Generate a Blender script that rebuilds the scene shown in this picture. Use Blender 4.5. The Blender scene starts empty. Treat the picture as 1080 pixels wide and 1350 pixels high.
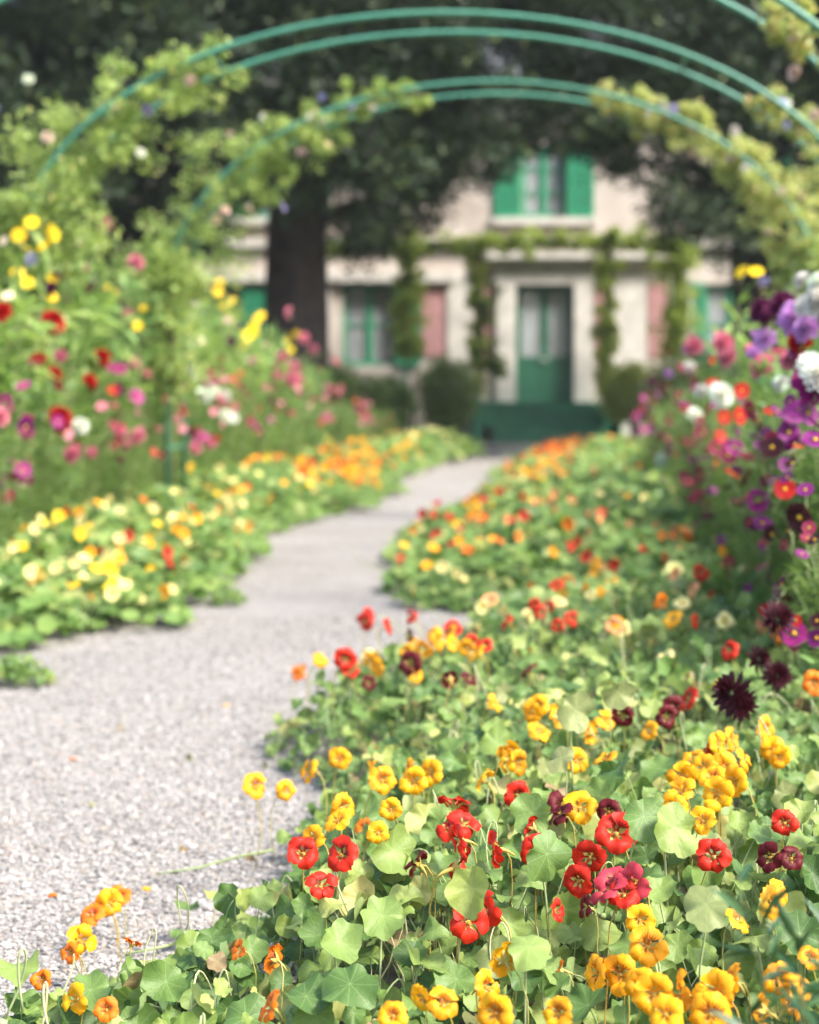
import bpy, math, random
import numpy as np
from mathutils import Vector, Matrix, Euler

R = math.radians
rng = np.random.default_rng(7)
random.seed(7)
S = bpy.context.scene
COL = S.collection

# ------------------------------------------------------------------ camera, sky, sun, exposure
FPX, HORIZON, CAMZ = 2400.0, 517.0, 1.0          # photo pixels (1080x1350)
cam_d = bpy.data.cameras.new('camera'); cam = bpy.data.objects.new('camera', cam_d); COL.objects.link(cam)
cam.location = (0, 0, CAMZ); cam.rotation_euler = (R(90), 0, 0)
cam_d.sensor_fit = 'VERTICAL'; cam_d.sensor_height = 36.0; cam_d.sensor_width = 28.8
cam_d.lens = FPX / 1350 * 36.0
cam_d.shift_y = -(675 - HORIZON) / 1350
cam_d.clip_end = 500
cam_d.dof.use_dof = True; cam_d.dof.focus_distance = 2.65; cam_d.dof.aperture_fstop = 3.5
S.camera = cam

SUN_EL, SUN_AZ = R(48), R(122)                    # azimuth from +Y towards +X (from the right, behind the camera)
w = bpy.data.worlds.new('World'); S.world = w; w.use_nodes = True
wn = w.node_tree.nodes; wl = w.node_tree.links
sky = wn.new('ShaderNodeTexSky'); sky.sky_type = 'NISHITA'; sky.sun_disc = False
sky.sun_elevation = SUN_EL; sky.sun_rotation = SUN_AZ
sky.air_density = 1.0; sky.dust_density = 3.0; sky.ozone_density = 1.0
wl.new(sky.outputs[0], wn['Background'].inputs[0]); wn['Background'].inputs[1].default_value = 0.15
sd = bpy.data.lights.new('sun', 'SUN'); sd.energy = 2.4; sd.angle = R(12); sd.color = (1.0, 0.95, 0.86)
sun = bpy.data.objects.new('sun', sd); COL.objects.link(sun)
sv = Vector((math.cos(SUN_EL) * math.sin(SUN_AZ), math.cos(SUN_EL) * math.cos(SUN_AZ), math.sin(SUN_EL)))
sun.rotation_euler = sv.to_track_quat('Z', 'Y').to_euler(); sun.location = (10, -10, 20)
S.view_settings.view_transform = 'Standard'; S.view_settings.look = 'None'
S.view_settings.exposure = 1.85; S.view_settings.gamma = 1.0
S.cycles.max_bounces = 7; S.cycles.diffuse_bounces = 4; S.cycles.glossy_bounces = 2
S.cycles.transmission_bounces = 5; S.cycles.transparent_max_bounces = 6
S.cycles.use_denoising = True; S.cycles.caustics_reflective = False; S.cycles.caustics_refractive = False

def P(px, py, d):                                  # pixel + distance -> point
    return np.array([(px - 540) / FPX * d, d, CAMZ - (py - HORIZON) / FPX * d])
def G(px, py, z=0.0):                              # pixel -> point on the level z
    d = FPX * (CAMZ - z) / (py - HORIZON); return np.array([(px - 540) / FPX * d, d, z])

# ------------------------------------------------------------------ helpers
class Geo:
    def __init__(s): s.V = []; s.F = []; s.M = []; s.U = []; s.A = []; s.n = 0
    def add(s, V, F, mi=0, uv=None, var=0.0):
        V = np.asarray(V, float).reshape(-1, 3); F = np.asarray(F, int).reshape(-1, 3)
        s.V.append(V); s.F.append(F + s.n); s.M.append(np.full(len(F), mi) if np.isscalar(mi) else np.asarray(mi))
        s.U.append(np.zeros((len(V), 2)) if uv is None else np.asarray(uv, float))
        s.A.append(np.full(len(V), var) if np.isscalar(var) else np.asarray(var, float)); s.n += len(V)
        return s
    def box(s, x0, x1, y0, y1, z0, z1, mi=0):
        V = [(x, y, z) for x in (x0, x1) for y in (y0, y1) for z in (z0, z1)]
        q = [(0,1,3,2),(4,6,7,5),(0,4,5,1),(2,3,7,6),(0,2,6,4),(1,5,7,3)]
        return s.add(V, [t for a, b, c, d in q for t in ((a, b, c), (a, c, d))], mi)
    def tube(s, pts, rad, n=6, mi=0, var=0.0, cap=True):
        pts = np.asarray(pts, float); m = len(pts); rad = np.full(m, rad) if np.isscalar(rad) else np.asarray(rad, float)
        t = np.gradient(pts, axis=0); t /= np.linalg.norm(t, axis=1)[:, None] + 1e-12
        ref = np.array([0.31, 0.87, 0.38]); a = np.cross(t, ref); a /= np.linalg.norm(a, axis=1)[:, None] + 1e-12
        b = np.cross(t, a); th = np.linspace(0, 2 * math.pi, n, endpoint=False)
        V = pts[:, None] + rad[:, None, None] * (np.cos(th)[None, :, None] * a[:, None] + np.sin(th)[None, :, None] * b[:, None])
        V = V.reshape(-1, 3); F = []
        for i in range(m - 1):
            for j in range(n):
                p, q = i * n + j, i * n + (j + 1) % n; F += [(p, q, q + n), (p, q + n, p + n)]
        if cap:
            F += [(0, j + 1, j) for j in range(1, n - 1)]; o = (m - 1) * n; F += [(o, o + j, o + j + 1) for j in range(1, n - 1)]
        return s.add(V, F, mi, var=var)
    def mesh(s, name, mats, smooth=True):
        V = np.concatenate(s.V); F = np.concatenate(s.F); M = np.concatenate(s.M); U = np.concatenate(s.U); A = np.concatenate(s.A)
        me = bpy.data.meshes.new(name)
        me.vertices.add(len(V)); me.vertices.foreach_set('co', V.astype(np.float32).ravel())
        me.loops.add(F.size); me.loops.foreach_set('vertex_index', F.astype(np.int32).ravel())
        me.polygons.add(len(F)); me.polygons.foreach_set('loop_start', np.arange(0, F.size, 3, dtype=np.int32))
        me.polygons.foreach_set('material_index', M.astype(np.int32))
        me.polygons.foreach_set('use_smooth', np.full(len(F), bool(smooth)))
        uv = me.uv_layers.new(name='UVMap'); uv.data.foreach_set('uv', U[F.ravel()].astype(np.float32).ravel())
        at = me.attributes.new('var', 'FLOAT', 'POINT'); at.data.foreach_set('value', A.astype(np.float32))
        for m in (mats if isinstance(mats, (list, tuple)) else [mats]): me.materials.append(m)
        me.update(calc_edges=True); me.validate(); return me

def scatter(T, F, rots, locs, scl, var=None, uv=None):
    """many copies of a small template as arrays for one joined mesh"""
    T = np.asarray(T, float); F = np.asarray(F, int); N = len(locs)
    V = np.einsum('nij,vj->nvi', rots, T) * np.asarray(scl).reshape(N, 1, -1) + np.asarray(locs)[:, None]
    FF = F[None] + (np.arange(N) * len(T))[:, None, None]
    A = np.repeat(rng.random(N) if var is None else var, len(T))
    U = None if uv is None else np.tile(uv, (N, 1))
    return V.reshape(-1, 3), FF.reshape(-1, 3), A, U

def rand_rots(N, tilt=1.0):
    """normal leaning up to `tilt` rad off vertical, random heading"""
    a = rng.random(N) * 2 * math.pi; t = rng.random(N) * tilt; h = rng.random(N) * 2 * math.pi
    nz = np.stack([np.sin(t) * np.cos(h), np.sin(t) * np.sin(h), np.cos(t)], 1)
    return frames(nz, a)
def frames(nz, a):
    nz = nz / (np.linalg.norm(nz, axis=1)[:, None] + 1e-9)
    ref = np.where(np.abs(nz[:, 2:3]) > .9, np.array([[1., 0, 0]]), np.array([[0, 0, 1.]]))
    x = np.cross(ref, nz); x /= np.linalg.norm(x, axis=1)[:, None] + 1e-9; y = np.cross(nz, x)
    ca, sa = np.cos(a)[:, None], np.sin(a)[:, None]
    return np.stack([x * ca + y * sa, -x * sa + y * ca, nz], 2)

def link(name, data, parent=None, loc=(0, 0, 0), rot=(0, 0, 0), scale=1.0, kind=None):
    o = bpy.data.objects.new(name, data); COL.objects.link(o); o.parent = parent
    o.location = loc; o.rotation_euler = rot; o.scale = (scale,) * 3 if np.isscalar(scale) else scale
    if kind: o['kind'] = kind
    return o
def tag(o, label, cat, group=None):
    o['label'] = label; o['category'] = cat
    if group: o['group'] = group
    return o
def thing(name, label, cat, loc, group=None):
    return tag(link(name, None, None, loc), label, cat, group)

# ------------------------------------------------------------------ materials
def mat(name):
    m = bpy.data.materials.new(name); m.use_nodes = True; nt = m.node_tree
    return m, nt.nodes, nt.links, nt.nodes['Principled BSDF'], nt.nodes['Material Output']
def math_node(n, l, op, a, b=None, c=None):
    x = n.new('ShaderNodeMath'); x.operation = op
    for i, v in enumerate((a, b, c)):
        if v is None: continue
        if isinstance(v, (int, float)): x.inputs[i].default_value = v
        else: l.new(v, x.inputs[i])
    return x.outputs[0]
def ramp(n, l, fac, stops, interp='LINEAR'):
    r = n.new('ShaderNodeValToRGB'); r.color_ramp.interpolation = interp; e = r.color_ramp.elements
    while len(e) < len(stops): e.new(0.5)
    for i, (p, c) in enumerate(stops): e[i].position = p; e[i].color = (*c, 1)
    l.new(fac, r.inputs[0]); return r.outputs[0]
def mix(n, l, fac, a, b, mode='MIX'):
    x = n.new('ShaderNodeMix'); x.data_type = 'RGBA'; x.blend_type = mode
    for s, v in ((0, fac), (6, a), (7, b)):
        if isinstance(v, (int, float)): x.inputs[s].default_value = v
        elif isinstance(v, tuple): x.inputs[s].default_value = (*v, 1)
        else: l.new(v, x.inputs[s])
    return x.outputs[2]
def rand_fac(n, l):
    oi = n.new('ShaderNodeObjectInfo'); at = n.new('ShaderNodeAttribute'); at.attribute_name = 'var'
    return math_node(n, l, 'FRACT', math_node(n, l, 'ADD', oi.outputs['Random'], at.outputs['Fac']))
def thin(n, l, p, out, col, tr, boost=(1.15, 1.2, .8)):
    """thin leaf or petal: part of the light passes through"""
    t = n.new('ShaderNodeBsdfTranslucent'); ms = n.new('ShaderNodeMixShader'); ms.inputs[0].default_value = tr
    l.new(mix(n, l, 1.0, col, boost, 'MULTIPLY'), t.inputs[0])
    l.new(p.outputs[0], ms.inputs[1]); l.new(t.outputs[0], ms.inputs[2]); l.new(ms.outputs[0], out.inputs[0])

def leaf_mat(name, stops, tr=.35, rough=.5, veins=False, spec=.35):
    m, n, l, p, out = mat(name); c = ramp(n, l, rand_fac(n, l), stops)
    if veins:
        uv = n.new('ShaderNodeUVMap'); sx = n.new('ShaderNodeSeparateXYZ'); l.new(uv.outputs[0], sx.inputs[0])
        r = math_node(n, l, 'SQRT', math_node(n, l, 'ADD', math_node(n, l, 'MULTIPLY', sx.outputs[0], sx.outputs[0]), math_node(n, l, 'MULTIPLY', sx.outputs[1], sx.outputs[1])))
        th = math_node(n, l, 'ARCTAN2', sx.outputs[1], sx.outputs[0])
        a = math_node(n, l, 'ABSOLUTE', math_node(n, l, 'SINE', math_node(n, l, 'MULTIPLY', th, 4.5)))
        dist = math_node(n, l, 'MULTIPLY', a, r)
        mr = n.new('ShaderNodeMapRange'); l.new(dist, mr.inputs[0]); mr.inputs[1].default_value = .01; mr.inputs[2].default_value = .06; mr.inputs[3].default_value = .42; mr.inputs[4].default_value = 0
        c = mix(n, l, mr.outputs[0], c, (.36, .46, .2))
        tx = n.new('ShaderNodeTexNoise'); tx.inputs['Scale'].default_value = 1.8; tx.inputs['Detail'].default_value = 3
        l.new(uv.outputs[0], tx.inputs[0])
        c = mix(n, l, .35, c, ramp(n, l, tx.outputs[0], [(.3, (.6, .65, .5)), (.62, (1.15, 1.1, 1.05))]), 'MULTIPLY')
        bp = n.new('ShaderNodeBump'); bp.inputs['Strength'].default_value = .18; bp.inputs['Distance'].default_value = .004
        t3 = n.new('ShaderNodeTexNoise'); t3.inputs['Scale'].default_value = 5.5; t3.inputs['Detail'].default_value = 2; l.new(uv.outputs[0], t3.inputs[0])
        l.new(math_node(n, l, 'SUBTRACT', math_node(n, l, 'MULTIPLY', t3.outputs[0], 1.6), mr.outputs[0]), bp.inputs['Height']); l.new(bp.outputs[0], p.inputs['Normal'])
    if veins:      # paler underside
        ge = n.new('ShaderNodeNewGeometry'); c = mix(n, l, math_node(n, l, 'MULTIPLY', ge.outputs['Backfacing'], .4), c, (.30, .38, .2))
    l.new(c, p.inputs['Base Color']); p.inputs['Roughness'].default_value = rough; p.inputs['Specular IOR Level'].default_value = spec
    thin(n, l, p, out, c, tr); return m
def petal_mat(name, main, throat=None, dark=None, tr=.3, vary=.25):
    m, n, l, p, out = mat(name)
    uv = n.new('ShaderNodeUVMap'); sx = n.new('ShaderNodeSeparateXYZ'); l.new(uv.outputs[0], sx.inputs[0])
    u, v = sx.outputs[0], sx.outputs[1]
    rf = rand_fac(n, l)
    c = mix(n, l, 1.0, main, ramp(n, l, rf, [(0, (1 - vary,) * 3), (.5, (1, 1, 1)), (1, (1, 1 + vary * .6, 1))]), 'MULTIPLY')
    tx = n.new('ShaderNodeTexNoise'); tx.inputs['Scale'].default_value = 7; l.new(uv.outputs[0], tx.inputs[0])
    c = mix(n, l, .35, c, ramp(n, l, tx.outputs[0], [(.35, (.7, .62, .6)), (.65, (1.08, 1.06, 1))]), 'MULTIPLY')
    if throat:
        mr = n.new('ShaderNodeMapRange'); mr.interpolation_type = 'SMOOTHSTEP'; l.new(u, mr.inputs[0])
        mr.inputs[1].default_value = .18; mr.inputs[2].default_value = .48; mr.inputs[3].default_value = 1; mr.inputs[4].default_value = 0
        c = mix(n, l, mr.outputs[0], c, throat)
    if dark:
        s = math_node(n, l, 'SINE', math_node(n, l, 'MULTIPLY', v, 34.0))
        m2 = n.new('ShaderNodeMapRange'); l.new(u, m2.inputs[0]); m2.inputs[1].default_value = .3; m2.inputs[2].default_value = .62; m2.inputs[3].default_value = 1.3; m2.inputs[4].default_value = -1.1
        k = math_node(n, l, 'ADD', s, m2.outputs[0]); k2 = n.new('ShaderNodeMapRange'); l.new(k, k2.inputs[0]); k2.inputs[1].default_value = .3; k2.inputs[2].default_value = .9; k2.inputs[4].default_value = .9
        c = mix(n, l, k2.outputs[0], c, dark)
    l.new(c, p.inputs['Base Color']); p.inputs['Roughness'].default_value = .55; p.inputs['Specular IOR Level'].default_value = .25
    thin(n, l, p, out, c, tr, (1.05, 1.0, .9)); return m
def plain(name, col, rough=.6, noise=0.0, scale=8.0, bump=0.0, dark=.6, spec=.4):
    m, n, l, p, out = mat(name); p.inputs['Roughness'].default_value = rough; p.inputs['Specular IOR Level'].default_value = spec
    if noise or bump:
        tc = n.new('ShaderNodeTexCoord'); tx = n.new('ShaderNodeTexNoise'); tx.inputs['Scale'].default_value = scale; tx.inputs['Detail'].default_value = 6
        l.new(tc.outputs['Object'], tx.inputs[0])
        l.new(mix(n, l, noise, col, ramp(n, l, tx.outputs[0], [(.32, tuple(c * dark for c in col)), (.68, tuple(min(1, c * 1.25) for c in col))])), p.inputs['Base Color'])
        if bump:
            b = n.new('ShaderNodeBump'); b.inputs['Strength'].default_value = bump; b.inputs['Distance'].default_value = .03
            l.new(tx.outputs[0], b.inputs['Height']); l.new(b.outputs[0], p.inputs['Normal'])
    else: p.inputs['Base Color'].default_value = (*col, 1)
    return m

NAST = leaf_mat('nasturtium leaf', [(0, (.055, .115, .028)), (.25, (.10, .18, .042)), (.55, (.15, .235, .058)), (.82, (.21, .285, .07)), (.94, (.30, .345, .10)), (1, (.42, .38, .14))], tr=.3, veins=True)
NASTM = leaf_mat('nasturtium leaf mass', [(0, (.08, .155, .035)), (.35, (.125, .22, .05)), (.7, (.18, .28, .065)), (.95, (.26, .34, .09)), (1, (.36, .36, .13))], tr=.38)
PALE = leaf_mat('pale old leaf', [(0, (.21, .26, .095)), (1, (.27, .29, .12))], tr=.4, veins=True)
WITH = leaf_mat('withered leaf', [(0, (.16, .10, .05)), (1, (.3, .22, .11))], tr=.2, veins=True)
STALK = leaf_mat('pale stalk', [(0, (.24, .32, .12)), (.6, (.36, .42, .2)), (1, (.42, .4, .22))], tr=.12)
STALKR = leaf_mat('brown green stalk', [(0, (.1, .12, .05)), (1, (.16, .2, .07))], tr=.05)
BORD = leaf_mat('border leaf', [(0, (.075, .15, .045)), (.5, (.12, .22, .06)), (1, (.19, .3, .085))], tr=.35)
BORDL = leaf_mat('light border leaf', [(0, (.15, .25, .07)), (.5, (.23, .35, .09)), (1, (.33, .43, .13))], tr=.45)
FEATH = leaf_mat('feathery leaf', [(0, (.12, .2, .055)), (.5, (.19, .29, .08)), (1, (.28, .38, .12))], tr=.35)
DARKL = leaf_mat('dark glossy leaf', [(0, (.03, .075, .03)), (.5, (.045, .105, .035)), (1, (.07, .14, .045))], tr=.2, rough=.4)
ROSEL = leaf_mat('rose leaf', [(0, (.17, .25, .07)), (.5, (.30, .40, .115)), (.9, (.43, .50, .16)), (1, (.52, .48, .18))], tr=.45)
ROSEY = leaf_mat('yellowing rose leaf', [(0, (.24, .33, .1)), (.4, (.42, .47, .16)), (.85, (.62, .59, .24)), (1, (.5, .3, .16))], tr=.42)
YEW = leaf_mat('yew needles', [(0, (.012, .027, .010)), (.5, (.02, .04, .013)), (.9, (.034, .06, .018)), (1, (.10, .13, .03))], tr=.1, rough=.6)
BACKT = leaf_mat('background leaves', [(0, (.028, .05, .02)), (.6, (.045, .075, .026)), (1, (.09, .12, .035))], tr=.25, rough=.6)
VINE = leaf_mat('vine leaf', [(0, (.24, .33, .08)), (.5, (.38, .47, .11)), (1, (.5, .55, .16))], tr=.5)
BOXL = leaf_mat('shrub leaf', [(0, (.10, .18, .05)), (.5, (.17, .26, .07)), (1, (.28, .36, .11))], tr=.25)
YELL = leaf_mat('yellow green shrub leaf', [(0, (.24, .3, .07)), (.5, (.36, .41, .1)), (1, (.46, .48, .15))], tr=.4)
BARK = plain('yew bark', (.05, .037, .032), .9, .8, 5, 1.0)
TWIG = plain('twig', (.09, .07, .045), .85)
GREEN = plain('green arch paint', (.05, .19, .125), .38, .5, 6, 0, .75)
DOORG = plain('door green paint', (.024, .125, .07), .35, .35, 4, 0, .75)
SHUT = plain('shutter green paint', (.03, .27, .14), .4, .35, 4, 0, .8)
STEPG = plain('step green paint', (.045, .19, .11), .5, .5, 5, .1, .6)
STONE = plain('dressed stone', (.62, .585, .54), .85, .6, 3, .3, .7)
ROOFM = plain('slate', (.11, .115, .13), .7, .6, 6, .3, .6)
CURT = plain('curtain cloth', (.2, .23, .25), .9, .5, 12, .3, .8)
m, n, l, p, out = mat('window glass'); p.inputs['Base Color'].default_value = (.8, .85, .88, 1); p.inputs['Roughness'].default_value = .03
p.inputs['Transmission Weight'].default_value = 0; p.inputs['Alpha'].default_value = .22; p.inputs['Specular IOR Level'].default_value = .8; GLASS = m
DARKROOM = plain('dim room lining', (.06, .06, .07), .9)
BRASS = plain('pale knob', (.6, .6, .58), .3)

# pink crushed-brick render on the wall
m, n, l, p, out = mat('pink render'); tc = n.new('ShaderNodeTexCoord')
t1 = n.new('ShaderNodeTexNoise'); t1.inputs['Scale'].default_value = 1.4; t1.inputs['Detail'].default_value = 8; l.new(tc.outputs['Object'], t1.inputs[0])
t2 = n.new('ShaderNodeTexNoise'); t2.inputs['Scale'].default_value = 26; t2.inputs['Detail'].default_value = 4; l.new(tc.outputs['Object'], t2.inputs[0])
c = ramp(n, l, t1.outputs[0], [(.3, (.42, .36, .31)), (.55, (.56, .50, .445)), (.7, (.64, .585, .53))])
c = mix(n, l, .5, c, ramp(n, l, t2.outputs[0], [(.3, (.75, .7, .7)), (.7, (1.1, 1.1, 1.1))]), 'MULTIPLY'); l.new(c, p.inputs['Base Color']); p.inputs['Roughness'].default_value = .9
b = n.new('ShaderNodeBump'); b.inputs['Strength'].default_value = .4; b.inputs['Distance'].default_value = .02; l.new(t2.outputs[0], b.inputs['Height']); l.new(b.outputs[0], p.inputs['Normal']); PINK = m
PINKP = plain('rose pink panel', (.42, .22, .22), .85, .5, 5, .2, .75)

# gravel sheet and stones
def gravel_stops():
    return [(0, (.055, .051, .046)), (.14, (.13, .122, .111)), (.3, (.21, .198, .182)), (.55, (.268, .254, .236)), (.8, (.322, .306, .285)), (.9, (.25, .195, .15)), (1, (.48, .465, .44))]
m, n, l, p, out = mat('gravel'); tc = n.new('ShaderNodeTexCoord')
vo = n.new('ShaderNodeTexVoronoi'); vo.inputs['Scale'].default_value = 150; l.new(tc.outputs['Object'], vo.inputs[0])
sp = n.new('ShaderNodeSeparateXYZ'); l.new(vo.outputs['Color'], sp.inputs[0])
c = ramp(n, l, sp.outputs[0], gravel_stops())
tn = n.new('ShaderNodeTexNoise'); tn.inputs['Scale'].default_value = 1.1; tn.inputs['Detail'].default_value = 5; l.new(tc.outputs['Object'], tn.inputs[0])
c = mix(n, l, .6, c, ramp(n, l, tn.outputs[0], [(.35, (.74, .71, .68)), (.62, (1.08, 1.06, 1.05))]), 'MULTIPLY')
l.new(c, p.inputs['Base Color']); p.inputs['Roughness'].default_value = .9
b = n.new('ShaderNodeBump'); b.inputs['Strength'].default_value = .8; b.inputs['Distance'].default_value = .006; b.invert = True
l.new(vo.outputs['Distance'], b.inputs['Height']); l.new(b.outputs[0], p.inputs['Normal']); GRAVEL = m
m, n, l, p, out = mat('gravel stone'); at = n.new('ShaderNodeAttribute'); at.attribute_name = 'var'
l.new(ramp(n, l, at.outputs['Fac'], gravel_stops()), p.inputs['Base Color']); p.inputs['Roughness'].default_value = .8; PEB = m
SOIL = plain('garden soil', (.085, .07, .05), .95, .7, 9, .8, .5)

# ------------------------------------------------------------------ ground and path
def poly_sheet(name, pts, z, m):
    import bmesh
    bm = bmesh.new(); f = bm.faces.new([bm.verts.new((x, y, z)) for x, y in pts])
    if f.normal.z < 0: f.normal_flip()
    bmesh.ops.triangulate(bm, faces=bm.faces[:]); bmesh.ops.recalc_face_normals(bm, faces=bm.faces[:])
    me = bpy.data.meshes.new(name); bm.to_mesh(me); bm.free(); me.materials.append(m)
    for pl in me.polygons:
        if pl.normal.z < 0: pl.flip()
    return link(name, me, kind='structure')
g = Geo(); g.add([(-150, -60, 0), (150, -60, 0), (150, 250, 0), (-150, 250, 0)], [(0, 1, 2), (0, 2, 3)])
link('ground', g.mesh('ground', SOIL, False), kind='structure')

XL_D = [1.5, 2.6, 2.8, 2.95, 3.1, 3.25, 3.5, 3.75, 4.1, 4.4, 4.7, 5.05, 5.4, 5.9, 6.5, 7.5, 8.4, 9.0, 9.6, 11.2, 12, 13, 15, 17, 20, 25, 28.5]
XL_X = [-1.2, -.80, -.64, -.50, -.35, -.2, -.15, -.27, -.22, -.12, -.29, -.40, -.27, .06, .32, .48, .42, .18, .05, .08, .28, .42, .70, .94, 1.22, 1.75, 2.2]
def xl(d): return np.interp(d, XL_D, XL_X)
def xr(d): return np.minimum(.225 * np.asarray(d) + .28, 1.12 + .1 * (np.asarray(d) - 4.2))
LE_D = [6.85, 7.1, 7.67, 8.8, 9.4, 10, 10.6, 12.1, 13, 14.3, 15.2, 16.2, 19.5, 23.3, 28, 30]; LE_X = [-1.75, -1.36, -1.14, -1.0, -1.12, -.86, -.95, -1.08, -.92, -.8, -.55, -.3, -.36, .14, .88, 1.2]
def xe(d): return np.interp(d, LE_D, LE_X)                       # path edge on the other side
FL_D = [7, 8, 10, 14, 18, 22, 25, 28]; FL_X = [-2.35, -2.15, -2.1, -2.2, -1.75, -1.0, -.55, 0.0]
def xf(d): return np.interp(d, FL_D, FL_X)                       # front line of the tall border
left = [(-4.5, -3), (-4.5, 6.0), (-1.95, 6.5)] + [(xe(d) - .12, d) for d in (7, 7.7, 8.8, 9.4, 10, 10.6, 12, 13, 14.3, 16.2, 19.5, 23.3, 28, 30)] + [(1.0, 31.5), (-9, 32.0), (-9, 35.2), (13, 35.2), (13, 32.0), (4.5, 31.5)]
right = [(xl(d) + (.12 if d > 6 else .05), d) for d in (28.5, 25, 21, 17, 13, 10, 9, 8, 7, 6, 5.05, 4.4, 3.75, 3.4, 3.1, 2.8, 2.5)] + [(-1.15, 1.5), (-1.3, -3)]
path = poly_sheet('path', left + right, .004, GRAVEL)
# loose stones as geometry where they can be told apart
ico_t = (1 + 5 ** .5) / 2
IV = np.array([(-1, ico_t, 0), (1, ico_t, 0), (-1, -ico_t, 0), (1, -ico_t, 0), (0, -1, ico_t), (0, 1, ico_t), (0, -1, -ico_t), (0, 1, -ico_t), (ico_t, 0, -1), (ico_t, 0, 1), (-ico_t, 0, -1), (-ico_t, 0, 1)], float) / 1.9
IF = [(0,11,5),(0,5,1),(0,1,7),(0,7,10),(0,10,11),(1,5,9),(5,11,4),(11,10,2),(10,7,6),(7,1,8),(3,9,4),(3,4,2),(3,2,6),(3,6,8),(3,8,9),(4,9,5),(2,4,11),(6,2,10),(8,6,7),(9,8,1)]
g = Geo(); N = 92000
d = 2.5 + (rng.random(N) ** 1.25) * 5.6; x = -.235 * d - .1 + rng.random(N) * (xl(d) + .18 + .235 * d + .1)
for k in range(4):
    s_ = slice(k * N // 4, (k + 1) * N // 4); n_ = N // 4
    T = IV * (1 + .28 * rng.standard_normal((12, 1))); sz = .0016 + .0036 * rng.random(n_) ** 2.2
    scl = np.stack([sz * (1 + .5 * rng.random(n_)), sz, sz * (.55 + .3 * rng.random(n_))], 1)
    Rz = rand_rots(n_, .5)
    V, F, A, _ = scatter(T, IF, Rz, np.stack([x[s_], d[s_], .004 + sz * .35], 1), scl)
    g.add(V, F, 0, var=A)
link('gravel_stones', g.mesh('gravel_stones', PEB, False), path, kind='stuff')

# ------------------------------------------------------------------ house
HY = 37.0; HS = FPX / HY
def hx(px): return (px - 540) / HS
def hz(py): return CAMZ - (py - HORIZON) / HS
house = thing('house', 'pale pink country house with green shutters and green double door behind the yews', 'house', (2.75, HY, 0))
def hpart(name, g, m, parent=None, smooth=False, kind=None):
    """g is in world metres; parts hang under the house empty"""
    o = link(name, g.mesh(name, m, smooth), parent or house, kind=kind)
    o.location = Vector((-2.75, -HY, 0)) if parent is None else (0, 0, 0)
    return o
def wall_with_holes(x0, x1, z0, z1, holes, y0, y1):
    g = Geo(); xs = sorted({x0, x1, *[h[0] for h in holes], *[h[1] for h in holes]}); zs = sorted({z0, z1, *[h[2] for h in holes], *[h[3] for h in holes]})
    for i in range(len(xs) - 1):
        for j in range(len(zs) - 1):
            cx, cz = (xs[i] + xs[i + 1]) / 2, (zs[j] + zs[j + 1]) / 2
            if any(h[0] < cx < h[1] and h[2] < cz < h[3] for h in holes): continue
            g.box(xs[i], xs[i + 1], y0, y1, zs[j], zs[j + 1])
    return g
DOOR = (hx(680), hx(757), .80, hz(375)); UPW = (hx(688), hx(747), hz(286), hz(190)); LOW = (hx(452), hx(522), hz(482), hz(374))
UPL = (hx(340), hx(400), hz(286), hz(190)); UPR = (hx(1010), hx(1070), hz(286), hz(190)); LOR = (hx(930), hx(1000), hz(482), hz(374)); LOL = (hx(250), hx(320), hz(482), hz(374))
hpart('wall', wall_with_holes(-8, 12, 0, 7.4, [DOOR, UPW, LOW, UPL, UPR, LOR, LOL], HY, HY + .45), PINK)
hpart('side_walls', Geo().box(-8, -7.6, HY + .452, HY + 7, 0, 7.4).box(11.6, 12, HY + .452, HY + 7, 0, 7.4).box(-7.6, 11.6, HY + 6.6, HY + 7, 0, 7.4), PINK)
hpart('room_lining', Geo().box(-7.5, 11.5, HY + 2.4, HY + 2.5, .0, 7.3), DARKROOM)
g = Geo(); g.add([(-8.4, HY - .5, 7.35), (12.4, HY - .5, 7.35), (12.4, HY + 3.5, 10.4), (-8.4, HY + 3.5, 10.4), (-8.4, HY + 7.4, 7.35), (12.4, HY + 7.4, 7.35)], [(0, 1, 2), (0, 2, 3), (3, 2, 5), (3, 5, 4)])
hpart('roof', g, ROOFM)
hpart('eave', Geo().box(-8.3, 12.3, HY - .45, HY - .004, 7.2, 7.34), STONE)
# stone trim: door surround, cornice, pilasters, string course
for nm, a in (('door_jamb', (hx(655), hx(680), .0, hz(375))), ('door_jamb', (hx(757), hx(781), .0, hz(375))), ('door_lintel', (hx(652), hx(784), hz(375) + .002, hz(356)))):
    hpart(nm, Geo().box(a[0], a[1], HY - .10, HY - .003, a[2], a[3]), STONE)
hpart('cornice', Geo().box(hx(640), hx(880), HY - .22, HY - .003, hz(350), hz(342)).box(hx(634), hx(886), HY - .32, HY - .003, hz(342) + .002, hz(333)), STONE)
hpart('cornice', Geo().box(hx(225), hx(600), HY - .16, HY - .003, hz(372), hz(358)), STONE)
hpart('string_course', Geo().box(-8, 12, HY - .12, HY - .002, hz(326), hz(316)), STONE)
for a, b_ in ((590, 622), (800, 852), (882, 912), (412, 436)):
    hpart('pilaster', Geo().box(hx(a), hx(b_), HY - .07, HY - .003, 0, hz(358) - .01), STONE)
for a, b_ in ((556, 588), (855, 880), (636, 652), (784, 797)):
    hpart('pink_panel', Geo().box(hx(a), hx(b_), HY - .035, HY - .003, hz(470), hz(374) - .02), PINKP)
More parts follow.
